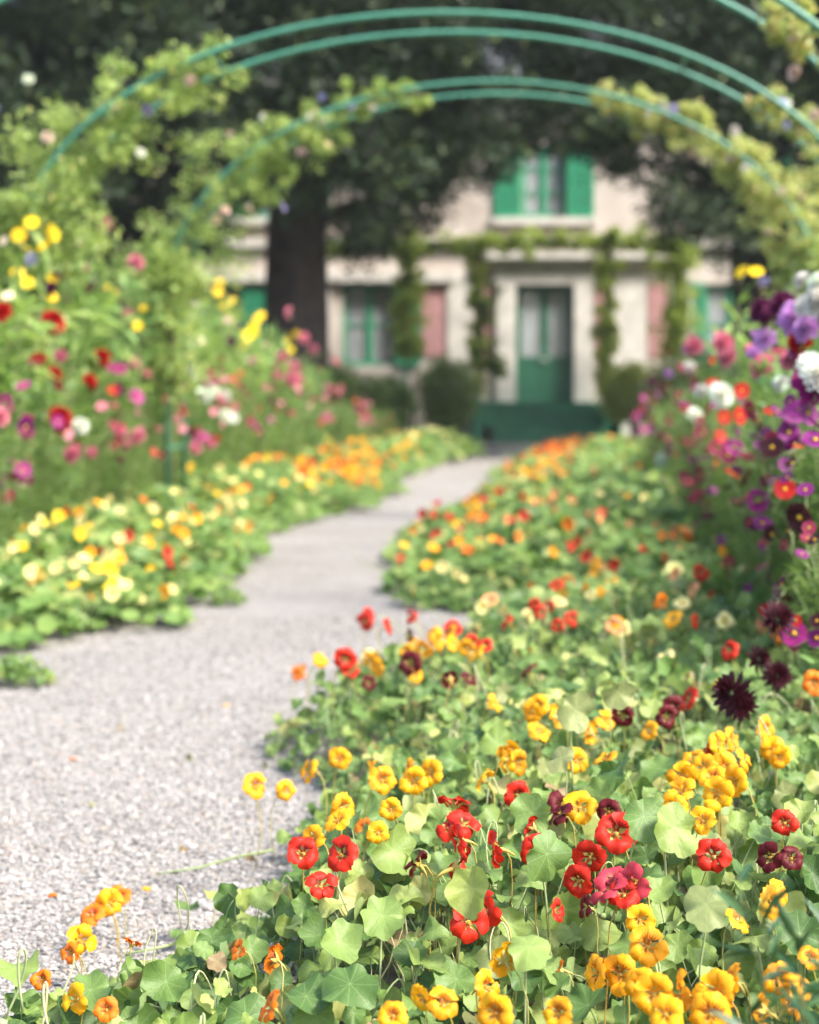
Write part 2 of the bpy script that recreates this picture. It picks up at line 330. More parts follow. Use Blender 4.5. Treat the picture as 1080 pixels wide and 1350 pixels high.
def louvre(x0, x1, z0, z1, y):
    s = hpart('shutter', Geo().box(x0, x0 + .07, y - .05, y, z0, z1).box(x1 - .07, x1, y - .05, y, z0, z1).box(x0 + .07, x1 - .07, y - .05, y, z0, z0 + .1).box(x0 + .07, x1 - .07, y - .05, y, z1 - .1, z1).box(x0 + .07, x1 - .07, y - .05, y, (z0 + z1) / 2 - .05, (z0 + z1) / 2 + .05), SHUT)
    g = Geo(); k = int((z1 - z0 - .3) / .055)
    for i in range(k):
        z = z0 + .115 + i * (z1 - z0 - .23) / k
        if abs(z + .02 - (z0 + z1) / 2) < .08: continue
        v = [(x0 + .072, y - .045, z), (x1 - .072, y - .045, z), (x1 - .072, y - .01, z + .045), (x0 + .072, y - .01, z + .045)]
        v += [(q[0], q[1], q[2] + .008) for q in v]
        g.add(v, [(0, 1, 2), (0, 2, 3), (4, 6, 5), (4, 7, 6), (0, 4, 5), (0, 5, 1), (2, 6, 7), (2, 7, 3)])
    hpart('louvre_slats', g, SHUT, s, False, 'stuff')
def window(h, sill=True, shutters=(1, 1), sw=.55, cross=3):
    x0, x1, z0, z1 = h; y = HY + .12; f = .075; mx = (x0 + x1) / 2
    fr = Geo().box(x0, x0 + f, y, y + .07, z0, z1).box(x1 - f, x1, y, y + .07, z0, z1).box(x0 + f, x1 - f, y, y + .07, z0, z0 + f).box(x0 + f, x1 - f, y, y + .07, z1 - f, z1).box(mx - .06, mx + .06, y - .01, y + .07, z0 + f, z1 - f)
    for k in range(1, cross):
        z = z0 + (z1 - z0) * k / cross
        for a, b_ in ((x0 + f, mx - .06), (mx + .06, x1 - f)): fr.box(a, b_, y + .005, y + .06, z - .018, z + .018)
    wf = hpart('window', fr, SHUT)
    for a, b_ in ((x0 + f, mx - .06), (mx + .06, x1 - f)):
        hpart('pane', Geo().box(a, b_, y + .03, y + .036, z0 + f, z1 - f), GLASS, wf)
        nn = 17; xs = np.linspace(a, b_, nn); g = Geo(); V = []; F = []
        zt, zb = z1 - .06, z0 + (.1 if sill else (z1 - z0) * .5)
        for i, xx in enumerate(xs):
            yy = y + .13 + .03 * math.sin(i * 1.7); V += [(xx, yy, zb), (xx, yy, zt)]
        for i in range(nn - 1): F += [(2 * i, 2 * i + 2, 2 * i + 3), (2 * i, 2 * i + 3, 2 * i + 1)]
        g.add(V, F); hpart('curtain', g, CURT, wf, True)
    if sill: hpart('sill', Geo().box(x0 - .62, x1 + .62, HY - .14, HY - .003, z0 - .16, z0 - .02), STONE, wf)
    if shutters[0]: louvre(x0 - sw, x0 - .02, z0, z1, HY - .02)
    if shutters[1]: louvre(x1 + .02, x1 + sw, z0, z1, HY - .02)
window(UPW); window(LOW, False, (0, 1), .5, 2); window(UPL); window(UPR); window(LOR, False, (1, 1), .5, 2); window(LOL, False, (1, 1), .5, 2)
# double door with curtained glass
x0, x1, z0, z1 = DOOR; mx = (x0 + x1) / 2; y = HY + .14
df = hpart('door_frame', Geo().box(x0, x0 + .05, y - .02, y + .09, z0, z1).box(x1 - .05, x1, y - .02, y + .09, z0, z1).box(x0 + .05, x1 - .05, y - .02, y + .09, z1 - .06, z1), DOORG)
for a, b_, s in ((x0 + .052, mx - .004, 1), (mx + .004, x1 - .052, -1)):
    g = Geo(); zg = z0 + .92
    g.box(a, a + .075, y, y + .05, z0 + .01, z1 - .065).box(b_ - .075, b_, y, y + .05, z0 + .01, z1 - .065).box(a + .075, b_ - .075, y, y + .05, z0 + .01, z0 + .14).box(a + .075, b_ - .075, y, y + .05, zg - .1, zg).box(a + .075, b_ - .075, y, y + .05, z1 - .15, z1 - .065)
    lf = hpart('door', g, DOORG)
    hpart('door_panel', Geo().box(a + .077, b_ - .077, y + .015, y + .035, z0 + .142, zg - .102).box(a + .13, b_ - .13, y + .004, y + .015, z0 + .2, zg - .16), DOORG, lf)
    hpart('pane', Geo().box(a + .077, b_ - .077, y + .02, y + .026, zg + .002, z1 - .152), GLASS, lf)
    # curtain swept aside: wide at the top, drawn to the outer side lower down
    V = []; F = []; nn = 13; oz = a + .06 if s == 1 else b_ - .06
    for j in range(9):
        t = j / 8; zz = z1 - .14 - t * (z1 - zg - .16); wd = (b_ - a - .13) * (1 - .55 * max(0, t - .35) ** 1.1 / .65 ** 1.1)
        for i in range(nn): V.append((oz + s * wd * i / (nn - 1), y + .09 + .018 * math.sin(i * 1.9), zz))
    for j in range(8):
        for i in range(nn - 1): q = j * nn + i; F += [(q, q + 1, q + nn + 1), (q, q + nn + 1, q + nn)]
    hpart('curtain', Geo().add(V, F), CURT, lf, True)
    g = Geo(); g.add(IV * .035 + np.array([(b_ - .04 if s == 1 else a + .04), y - .035, z0 + .86]), IF); hpart('handle', g, BRASS, lf, True)
# green steps
st = thing('entrance_steps', 'wide dark green painted steps rising to the double door', 'steps', (2.75, 36.0, 0))
for i in range(5):
    wd = 1.32 if i > 1 else 1.12; yy = 36.9 - .30 * (4 - i); top = .16 * (i + 1)
    link('step', Geo().box(-wd, wd, yy - .3 - 36.0, (36.998 if i == 4 else yy - .002) - 36.0, top - .158, top).box(-wd - .02, wd + .02, yy - .33 - 36.0, yy - .302 - 36.0, top - .03, top + .004).mesh('step', STEPG, False), st)
for s in (-1, 1):
    link('stringer', Geo().box(s * 1.36 - .03, s * 1.36 + .03, -.55, .97, 0, .86).mesh('stringer', STEPG, False), st)

# ------------------------------------------------------------------ foliage scattering for trees, vines and shrubs
QT = np.array([(0, -.5, 0), (.5, 0, .06), (0, .62, 0), (-.5, 0, .06)]); QF = [(0, 1, 2), (0, 2, 3)]     # one leaf, two faces
def leaf_cloud(centres, radii, per, ln, wd, tilt=3.1, zsq=.8, shell=.45, droop=0.0):
    c = np.repeat(np.asarray(centres, float), per, 0); r = np.repeat(np.asarray(radii, float), per); N = len(c)
    v = rng.standard_normal((N, 3)); v /= np.linalg.norm(v, axis=1)[:, None]; q = rng.random(N) ** shell
    loc = c + v * (q * r)[:, None] * np.array([1, 1, zsq]); loc[:, 2] -= droop * rng.random(N) * r
    s = .6 + .8 * rng.random(N)
    return scatter(QT * np.array([wd, ln, wd]), QF, rand_rots(N, tilt), loc, s[:, None])

# yews: lower outline of the crown seen in front of the house, built at the yews' own distance
BX = [-400, 60, 140, 230, 320, 345, 440, 455, 490, 540, 590, 640, 690, 770, 800, 830, 870, 940, 1010, 1050, 1300]
BY = [330, 330, 320, 330, 315, 290, 300, 345, 340, 312, 285, 236, 196, 196, 222, 262, 300, 340, 350, 345, 330]
def yew(name, label, px0, px1, trunk_px, dt, n):
    cx = (trunk_px - 540) / FPX * dt
    t = thing(name, label, 'tree', (cx, dt, 0), 'yew trees before the house')
    # trunk with flutes
    zs = np.array([0, .15, .5, 1.2, 2.2, 3.4, 5, 7]); rr = np.array([.78, .62, .52, .47, .46, .44, .36, .2]); nn = 28; V = []; F = []
    th = np.linspace(0, 2 * math.pi, nn, endpoint=False); ph = rng.random(4) * 6
    for z, r_ in zip(zs, rr):
        f = 1 + .10 * np.sin(5 * th + ph[0] + z * .3) + .06 * np.sin(9 * th + ph[1] - z * .4)
        V += [(r_ * f[i] * math.cos(a) + .04 * z * math.sin(ph[2]), r_ * f[i] * math.sin(a), z) for i, a in enumerate(th)]
    for j in range(len(zs) - 1):
        for i in range(nn): a, b_ = j * nn + i, j * nn + (i + 1) % nn; F += [(a, b_, b_ + nn), (a, b_ + nn, a + nn)]
    link('trunk', Geo().add(V, F).mesh('trunk', BARK), t)
    for k in range(9):
        an = k * 2.4 + ph[3]; z = 3.6 + .3 * k; L = 2.8 - .12 * k
        pts = [(math.cos(an) * L * q, math.sin(an) * L * q, z + .5 * q + .3 * math.sin(q * 2)) for q in np.linspace(0, 1, 6)]
        link('branch', Geo().tube(pts, np.linspace(.17, .04, 6), 7).mesh('branch', BARK), t)
    C = []; Rr = []
    while len(C) < n:
        px = px0 + rng.random() * (px1 - px0); py = -260 + rng.random() * 640; dd = dt - 4.2 + rng.random() * 7.2
        r_ = .34 + .42 * rng.random(); rp = r_ * FPX / dd
        q = P(px, py, dd)
        lim = np.interp(px, BX, BY) + 14 - rp * .72 + 5 * math.sin(px * .06)
        if py > lim or q[2] < 1.9: continue
        if abs(dd - dt) > 2 and py > lim - 40 and rng.random() < .35: continue
        C.append(q - np.array([cx, dt, 0])); Rr.append(r_)
    V, F, A, _ = leaf_cloud(C, Rr, 200, .15, .055, droop=.35)
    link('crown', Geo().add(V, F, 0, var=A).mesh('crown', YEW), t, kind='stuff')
    return t
yew('yew_tree', 'huge dark yew tree with thick bare trunk in front of the house window', -60, 735, 390, 29.0, 800)
yew('yew_tree', 'dark spreading yew tree overhanging the house wall beside the purple dahlia border', 725, 1260, 1010, 29.5, 520)

def tree(loc, h, r, n, label, group):
    t = thing('background_tree', label, 'tree', loc, group)
    pts = [(0, 0, 0), (.1, 0, h * .3), (-.05, .1, h * .6), (.05, 0, h * .9)]
    link('trunk', Geo().tube(pts, [.35, .27, .2, .05], 10).mesh('trunk', BARK), t)
    for k in range(6):
        a = k * 2.3; z = h * (.3 + .08 * k); link('branch', Geo().tube([(0, 0, z), (math.cos(a) * r * .4, math.sin(a) * r * .4, z + .6), (math.cos(a) * r * .8, math.sin(a) * r * .8, z + .9)], [.13, .08, .03], 6).mesh('branch', BARK), t)
    v = rng.standard_normal((n, 3)); v /= np.linalg.norm(v, axis=1)[:, None]; q = rng.random(n) ** .5
    C = v * q[:, None] * np.array([r, r, h * .46]) + np.array([0, 0, h * .54])
    V, F, A, _ = leaf_cloud(C, .35 + .5 * rng.random(n), 120, .16, .09)
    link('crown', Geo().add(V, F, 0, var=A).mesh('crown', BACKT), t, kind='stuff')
for x, y, h, r in ((-8.4, 30, 9.5, 3.2), (-6.2, 33.5, 9, 2.6), (-12, 34, 11, 3.6), (-10.5, 26, 8, 2.4)):
    tree((x, y, 0), h, r, 200, 'dark leafy tree beyond the red dahlia border, beside the yew', 'trees beside the house')
for x, y, h, r in ((12.5, 31, 9, 3), (9.2, 27, 7.5, 2.2)):
    tree((x, y, 0), h, r, 190, 'dark leafy tree beyond the purple dahlia border', 'trees beyond the purple border')

# veranda: green posts and beam with creeper
ver = thing('veranda_frame', 'slim green veranda posts and beam carrying a creeper before the house', 'veranda', (2.7, 35.4, 0))
VS = FPX / 35.4
def vx(px): return (px - 540) / VS - 2.7
def vz(py): return CAMZ - (py - HORIZON) / VS
VZ = vz(322)
for px in (535, 628, 800, 890): link('post', Geo().box(vx(px) - .045, vx(px) + .045, -.045, .045, 0, VZ - .05).mesh('post', SHUT, False), ver)
link('beam', Geo().box(vx(430), vx(920), -.05, .05, VZ - .048, VZ + .05).mesh('beam', SHUT, False), ver)
def vine(label, pts, rad, n, per, m=VINE, group=None, ln=.1):
    pts = np.array(pts, float); base = pts[0].copy(); base[2] = 0
    t = thing('creeper', label, 'climbing plant', base, group)
    seg = np.concatenate([[0], np.cumsum(np.linalg.norm(np.diff(pts, axis=0), axis=1))]); q = rng.random(n) * seg[-1]
    C = np.stack([np.interp(q, seg, pts[:, k]) for k in range(3)], 1) + rng.standard_normal((n, 3)) * rad * .5 - base
    V, F, A, _ = leaf_cloud(C, rad * (.5 + .8 * rng.random(n)), per, ln, ln * .75)
    link('foliage', Geo().add(V, F, 0, var=A).mesh('foliage', m), t, kind='stuff')
    link('stem', Geo().tube(pts - base + np.array([.05, -.07, 0]), .025, 6).mesh('stem', TWIG), t)
def VP(px, py): return (vx(px) + 2.7, 35.35, vz(py))
vine('creeper trained along the green veranda beam above the door', [VP(440, 326), VP(600, 320), VP(760, 318), VP(910, 322)], .2, 120, 50)
for px, a, b_, r_ in ((535, 460, 300, .2), (628, 520, 325, .15), (800, 510, 318, .19), (890, 480, 315, .27)):
    vine('leafy creeper climbing a green veranda post beside the door', [VP(px, a), VP(px + 3, (a + b_) / 2), VP(px, b_)], r_, 60, 45, group='creepers on the veranda posts')
vine('thin creeper twining beside the stone door surround', [VP(655, 500), VP(640, 430), VP(650, 380)], .16, 26, 24, BOXL)

def shrub(name, label, c, r, m, n=160, per=45, stem=None, sq=.95, ln=.06):
    base = (c[0], c[1], 0); t = thing(name, label, 'shrub', base)
    v = rng.standard_normal((n, 3)); v /= np.linalg.norm(v, axis=1)[:, None]; q = .55 + .45 * rng.random(n)
    C = v * q[:, None] * r * np.array([1, 1, sq]) * .85 + np.array([0, 0, c[2]])
    V, F, A, _ = leaf_cloud(C, np.full(n, r * .28), per, ln, ln * .6)
    V = V[:]; V[:, 2] = np.maximum(V[:, 2], .01)
    link('foliage', Geo().add(V, F, 0, var=A).mesh('foliage', m), t, kind='stuff')
    for k in range(1 if stem else 4):
        a = k * 1.7; link('stem', Geo().tube([(0.03 * math.cos(a), .03 * math.sin(a), 0), (.08 * math.cos(a), .08 * math.sin(a), c[2] * .5), (r * .4 * math.cos(a), r * .4 * math.sin(a), c[2])], [stem or .03, (stem or .03) * .8, .015], 6).mesh('stem', TWIG), t)
def SP(px, py, d): return P(px, py, d)
shrub('round_shrub', 'rounded dark green clipped shrub left beside the green steps', SP(590, 520, 34.3), .64, BOXL, 220, sq=1.35)
shrub('round_shrub', 'yellowish green rounded shrub by the steps, next to the purple border', SP(836, 520, 34.0), .74, YELL, 200, sq=.95)
shrub('standard_rose_bush', 'small ball-headed bush on a bare stem before the creeper post', SP(541, 455, 34.0), .34, VINE, 70, 40, .035)
for i, (px, d, z, r_) in enumerate(((465, 32.5, .75, .7), (508, 33.5, .75, .65), (425, 31.5, .9, .8), (340, 30.5, .9, .9), (280, 30.5, 1.1, 1.0), (900, 32, .8, .9), (960, 31, 1.0, 1.0), (1040, 30, 1.1, 1.1), (210, 30, 1.1, 1.1), (130, 29.5, 1.2, 1.2), (40, 29, 1.2, 1.2))):
    t0 = P(px, 517, d); side = 'red' if px < 540 else 'purple'
    o = shrub('shrub', 'loose dark green shrub in the shade beneath the yew behind the %s border' % side, (t0[0], d, z), r_, BOXL, 110, 45, ln=.08)
for o in COL.objects:
    if o.name.split('.')[0] == 'shrub': o['group'] = 'shrubs in the shade before the house'

# ------------------------------------------------------------------ rose arches
def arch_curve(cx, dy, a, apex, b_, ts):
    return np.stack([cx + a * np.cos(ts), np.full(len(ts), dy), apex - b_ + b_ * np.sin(ts)], 1)
AR = [dict(cx=.2, d=10.0, apex=3.085, b=1.30, lab='green metal double-hoop rose arch standing second from the house, roses on its flanks'),
      dict(cx=.6, d=13.0, apex=3.22, b=1.52, lab='green metal double-hoop rose arch nearest the house, yellowing rose leaves on one flank'),
      dict(cx=-.27, d=7.3, apex=3.02, b=1.30, lab='green metal rose arch standing third from the house, over the nearer gravel')]
AA = 2.33
for k, a in enumerate(AR):
    t = thing('rose_arch', a['lab'], 'arch', (a['cx'], a['d'], 0), 'rose arches over the path')
    gap = .55; off = .06
    for h in range(2):
        ts = np.linspace(math.pi, 0, 49)
        pts = arch_curve(h * off, h * gap, AA, a['apex'], a['b'], ts)
        pts = np.concatenate([[[pts[0, 0], pts[0, 1], 0]], pts, [[pts[-1, 0], pts[-1, 1], 0]]])
        link('hoop', Geo().tube(pts, .0155, 8).mesh('hoop', GREEN), t)
    for i, tt in enumerate((2.86, 2.52, 2.17, 1.75, 1.38, .97, .62, .28)):
        p0 = arch_curve(0, 0, AA, a['apex'], a['b'], np.array([tt]))[0]
        if i in (3, 4): continue
        link('crossbar', Geo().tube([p0, p0 + np.array([off, gap, 0])], .011, 6).mesh('crossbar', GREEN), t)
    for s in (-1, 1):
        for z in (.6, 1.2): link('crossbar', Geo().tube([(s * AA, 0, z), (s * AA + off, gap, z)], .011, 6).mesh('crossbar', GREEN), t)

# ------------------------------------------------------------------ flower meshes
def petal_grid(nu, nv, fn):
    V = []; U = []; F = []
    for i in range(nu):
        for j in range(nv):
            u, v = i / (nu - 1), j / (nv - 1) * 2 - 1; V.append(fn(u, v)); U.append((u, v * .5 + .5))
    for i in range(nu - 1):
        for j in range(nv - 1): q = i * nv + j; F += [(q, q + nv, q + nv + 1), (q, q + nv + 1, q + 1)]
    return np.array(V), np.array(F), np.array(U)
def rotz(V, a): c, s = math.cos(a), math.sin(a); return np.stack([V[:, 0] * c - V[:, 1] * s, V[:, 0] * s + V[:, 1] * c, V[:, 2]], 1)
def rotx_face(V, e):        # flower space (Z out, Y up) -> facing -Y raised by e
    c, s = math.cos(e), math.sin(e); X, Y, Z = V[:, 0], V[:, 1], V[:, 2]
    return np.stack([X, Y * s - Z * c, Y * c + Z * s], 1)
def nast_petal(ph, upper):
    def fn(u, v):
        wv = .0017 + (.0158 if upper else .0140) * max(0, math.sin(math.pi * min(1, max(0, (u - .30) / .84)))) ** .7
        r = .0015 + .0300 * u - .0042 * v * v * u + .0012 * math.cos(7 * v + ph) * u * u
        k = min(1, u / .55); z = -.011 + .0115 * (k * k * (3 - 2 * k)) - .0045 * max(0, u - .55) ** 2 * 5
        z += (.0024 * math.sin(3.6 * v + ph) + .0017 * math.sin(8 * v + ph * 2) * u - .0025 * v * v) * u
        return (r, v * wv, z)
    return petal_grid(8, 7, fn)
COLS = {  # main, throat, dark guide
 'gold': ((.84, .38, .008), (.78, .28, .01), None), 'spotted': ((.84, .36, .008), (.72, .25, .01), (.22, .015, .005)), 'yellow': ((.86, .55, .02), (.8, .42, .01), None),
 'orange': ((.80, .19, .01), (.6, .1, .01), (.2, .01, .005)), 'red': ((.56, .022, .008), (.34, .02, .006), (.09, .004, .004)),
 'maroon': ((.11, .006, .010), (.1, .02, .01), (.03, .002, .003)), 'pale': ((.86, .76, .33), (.82, .6, .12), None),
 'peach': ((.80, .36, .16), (.75, .3, .08), (.4, .05, .02)), 'rose': ((.50, .045, .07), (.5, .2, .1), (.2, .01, .01))}
CNAME = {'gold': 'golden', 'spotted': 'golden', 'yellow': 'yellow', 'orange': 'orange', 'red': 'red', 'maroon': 'dark maroon', 'pale': 'pale yellow', 'peach': 'peach', 'rose': 'rose red'}
PM = {}; PETAL = {}; MIDF = {}
UP_A = (R(58), R(122)); LO_A = (R(200), R(270), R(340))
for cn, (mn, thr, dk) in COLS.items():
    mu = petal_mat('nasturtium petal %s' % cn, mn, thr, dk); ml = petal_mat('nasturtium lower petal %s' % cn, mn, thr, None); PM[cn] = (mu, ml)
    for up in (0, 1):
        PETAL[cn, up] = []
        for k in range(3):
            V, F, U = nast_petal(k * 2.1 + up, up); PETAL[cn, up].append(Geo().add(V, F, 0, U).mesh('petal', mu if up else ml))
    MIDF[cn] = []
    for k, e in enumerate((.15, .5, .95)):
        g = Geo()
        for up, angs in ((1, UP_A), (0, LO_A)):
            for a in angs:
                def fn(u, v):
                    wv = .003 + .015 * max(0, math.sin(math.pi * min(1, max(0, (u - .1) / 1.0)))) ** .7
                    return (.002 + .028 * u - .004 * v * v * u, v * wv, -.012 + .016 * min(1, u * 1.8) - .004 * v * v * u + .002 * math.sin(3 * v + a + k))
                V, F, U = petal_grid(4, 3, fn); g.add(rotx_face(rotz(V, a), e), F, 0 if up else 1, U)
        g.tube(rotx_face(np.array([(0, 0, -.01), (0, -.006, -.03), (0, -.02, -.035)]), e), [.004, .002, .0015], 4, 2)
        pb = rotx_face(np.array([(0., 0, -.012)]), e)[0]; g.tube([pb, pb + np.array([0, .02, -.02]), pb + np.array([.01, .025, -.12])], .0016, 3, 2)
        MIDF[cn].append(g.mesh('flower', [mu, ml, STALK]))
CORE = []
SEPAL = leaf_mat('sepal and spur', [(0, (.5, .38, .08)), (.5, (.42, .4, .12)), (1, (.5, .3, .06))], tr=.25); STAMEN = plain('stamen', (.5, .28, .04), .8)
EL = (-.1, .2, .5, .9)
for e in EL:
    for k in range(3):
        g = Geo()
        for a in np.linspace(0, 2 * math.pi, 5, endpoint=False):       # sepals
            V, F, U = petal_grid(3, 3, lambda u, v: (.002 + .014 * u, v * .0045 * (1 - .75 * u * u), -.016 + .010 * u)); g.add(rotx_face(rotz(V, a + .3), e), F, 0, U)
        g.tube(rotx_face(np.array([(0, 0, -.010), (0, -.002, -.02), (0, -.007, -.031), (0, -.014, -.039)]), e), [.0045, .0032, .002, .0012], 6, 0)
        for q in range(4): a = q * 1.6; g.tube(rotx_face(np.array([(0, 0, -.013), (.0012 * math.cos(a), .0012 * math.sin(a), -.009), (.0018 * math.cos(a), .0018 * math.sin(a) - .001, -.005)]), e), [.0004, .0004, .0008], 4, 1)
        pb = rotx_face(np.array([(0., 0, -.014)]), e)[0]; sx = (k - 1) * .03
        g.tube([pb, pb + np.array([sx * .2, .012, -.003]), pb + np.array([sx * .5, .022, -.022]), pb + np.array([sx * .9, .026, -.06]), pb + np.array([sx, .024, -.11]), pb + np.array([sx * .6, .03, -.19])], .0013, 5, 0)
        CORE.append((e, g.mesh('flower', [SEPAL, STAMEN])))
def rotx_mat(e):
    c, s = math.cos(e), math.sin(e); return Matrix(((1, 0, 0, 0), (0, s, -c, 0), (0, c, s, 0), (0, 0, 0, 1)))
def near_flower(parent, base, pos, cn, size=1.0, az=None, el=None, closed=0.0):
    ei = random.choice((0, 1, 1, 1, 2, 2, 3)) if el is None else int(np.argmin([abs(el - q) for q in EL]))
    e, core = CORE[ei * 3 + random.randrange(3)]
    az = (random.gauss(-.25, .8) if random.random() < .82 else random.uniform(-3, 3)) if az is None else az
    f = link('flower', core, parent, np.asarray(pos) - base, (0, 0, az), size)
    Tm = rotx_mat(e); roll = random.gauss(0, .2)
    for up, angs in ((1, UP_A), (0, LO_A)):
        for a in angs:
            o = link('petal', random.choice(PETAL[cn, up]), f)
            tilt = random.gauss(-.14, .2) + closed
            o.matrix_local = Tm @ Matrix.Rotation(a + roll + random.gauss(0, .07), 4, 'Z') @ Matrix.Rotation(-tilt, 4, 'Y')
    return f

# ------------------------------------------------------------------ nasturtium leaves (tilt baked, petiole hanging down)
LEAF = []; LPALE = []; LWITH = []
def leaf_geo(tilt, seed, npm=30):
    r_ = np.random.default_rng(seed); th = np.linspace(0, 2 * math.pi, npm, endpoint=False); p1, p2, p3 = r_.random(3) * 6.28
    lob = 1 + .14 * np.abs(np.sin(3.5 * th + .4)) - .09 + .12 * np.sin(2 * th + p1) + .055 * np.sin(3 * th + p2) + .03 * np.sin(5 * th + p3) + .015 * np.sin(11 * th + p3)
    cen = np.array([0, .14]); V = [(cen[0], cen[1], -.05)]; U = [(0, 0)]
    k1, k2 = -.35 + .85 * r_.random(), (r_.random() - .5) * .85
    fold = (r_.random() - .35) * 1.4
    for q in (.38, .72, 1.0):
        for i, a in enumerate(th):
            x, y = cen[0] * (1 - q) + math.cos(a) * lob[i] * q, cen[1] * (1 - q) + math.sin(a) * lob[i] * q
            z = k1 * q * q * .6 + k2 * q * q * math.sin(2 * a + p2) + .13 * q ** 3 * math.sin(3 * a + p3) + .11 * q ** 3 * math.sin(5 * a + p3) + .07 * q ** 3 * math.sin(8 * a + p1) + fold * abs(x) * q * .5 - .05 * (1 - q) + .02 * abs(math.sin(4.5 * a)) * q
            V.append((x, y, z)); U.append((x, y - .14))
    F = [(0, 1 + i, 1 + (i + 1) % npm) for i in range(npm)]
    for j in range(2):
        for i in range(npm): a, b_ = 1 + j * npm + i, 1 + j * npm + (i + 1) % npm; F += [(a, a + npm, b_ + npm), (a, b_ + npm, b_)]
    V = np.array(V); c, s = math.cos(tilt), math.sin(tilt)
    T = lambda W: np.stack([W[:, 0], W[:, 1] * c - W[:, 2] * s, W[:, 1] * s + W[:, 2] * c], 1)
    g = Geo(); g.add(T(V), F, 0, U)
    p0 = T(np.array([(0, .14, -.055)]))[0]; nd = T(np.array([(0., 0, -1)]))[0]; bx, by = (r_.random(2) - .5) * 1.6
    pts = [p0, p0 + nd * .35, p0 + nd * .75 + np.array([bx * .1, by * .1, -.15]), p0 + nd * .95 + np.array([bx * .5, by * .4, -.9]), p0 + nd * .9 + np.array([bx, by, -2.2]), p0 + nd * .7 + np.array([bx * 1.1, by * 1.2, -3.8])]
    g.tube(pts, [.04, .042, .045, .05, .05, .045], 5, 1)
    return g
for i, tl in enumerate((8, 22, 36, 50, 64, 80)):
    for k in range(6): LEAF.append((R(tl), leaf_geo(R(tl), i * 10 + k).mesh('leaf', [NAST, STALK])))
for tl in (40, 75, 95): LPALE.append(leaf_geo(R(tl), 200 + tl).mesh('leaf', [PALE, STALK]))
for tl in (20, 70, 110): LWITH.append(leaf_geo(R(tl), 300 + tl).mesh('withered_leaf', [WITH, STALKR]))
STEM = []
for k in range(6):        # arching, curling stems and tendrils
    r_ = np.random.default_rng(50 + k); a = r_.random() * 6.28; g = Geo()
    q = np.linspace(0, 1, 12); L = .1 + .07 * r_.random(); cl = 2.4 + 2.6 * r_.random()
    pts = np.stack([np.cos(a) * L * (q + .22 * np.sin(cl * q * 1.5)), np.sin(a) * L * (q + .2 * np.sin(cl * q)), .17 * np.sin(q * 2.0) - .02 - .06 * q ** 3], 1)
    g.tube(pts, np.linspace(.0019, .001, 12), 5, 0); STEM.append(g.mesh('stem', [STALK]))
    g = Geo()
    q = np.linspace(0, 1, 14); pts = np.stack([.02 * np.cos(q * 5) * q + .03 * q * np.cos(a), .02 * np.sin(q * 5) * q, .12 + .07 * np.sin(q * 3.4)], 1)
    g.tube(pts, .0014, 5, 0); g.add(IV * .006 + pts[-1], IF, 0); STEM.append(g.mesh('stem', [STALK]))
g = Geo(); q = np.linspace(0, 1, 16)

# bed profile
def bump(x, y): return .5 + .25 * np.sin(4.1 * x + 1.3 * y + .7) * np.sin(3.3 * y - 1.2 * x) + .25 * np.sin(9.3 * x - 2.1) * np.sin(8.1 * y + 1.1)
def canopy(x, y):
    e = np.clip((x - xl(y)) / .38, 0, 1); e = e * (2 - e)
    fr = np.clip((y - 1.9) / .8, .55, 1)
    low = 1 - (1 - np.clip((x + .72) / .62, .34, 1)) * np.clip((3.55 - y) / .35, 0, 1)
    return (.05 + e * (.165 + .11 * bump(x, y) + .05 * np.clip(x, 0, 1))) * fr * low

ZN = [(0, 'in the foreground, at the mouth of the bed'), ]
NUM = ['no', 'one', 'two', 'three', 'four', 'five', 'six', 'seven', 'eight', 'nine', 'ten', 'eleven', 'twelve']
def nast_label(cols, side, d, every=None):
    names = [CNAME[c] for c in (every or [])]
    cols = list(dict.fromkeys(CNAME[c] for c in cols))[:2]; ct = ' and '.join(('%s %s' % (NUM[names.count(c)] if names.count(c) < 13 else 'many', c)) if every else c for c in cols)
    if side == 'R':
        where = ('in the sharp foreground' if d < 3.3 else 'behind the foreground clumps' if d < 5 else 'before the first rose arch' if d < 10 else 'below the purple cosmos past the arch' if d < 19 else 'on the purple cosmos side near the steps')
    else:
        where = ('on the red dahlia side before the arches' if d < 10 else 'on the red dahlia side under the arches' if d < 15 else 'on the red dahlia side past the arches' if d < 22 else 'on the red dahlia side near the steps')
    return 'nasturtium clump with %s flowers %s' % (ct, where), 'nasturtiums %s' % where

# near plants: centres, then leaves and flowers go to the nearest one
cent = []
tries = 0
while tries < 6000:
    tries += 1; yy = 1.75 + rng.random() * 5.2; xx = xl(yy) + .08 + rng.random() * (xr(yy) - xl(yy) - .05)
    if all((xx - a) ** 2 + ((yy - b_) * .8) ** 2 > .33 ** 2 for a, b_ in cent): cent.append((xx, yy))
cent = np.array(cent)
def nearest(x, y): return int(np.argmin((cent[:, 0] - x) ** 2 + ((cent[:, 1] - y) * .8) ** 2))

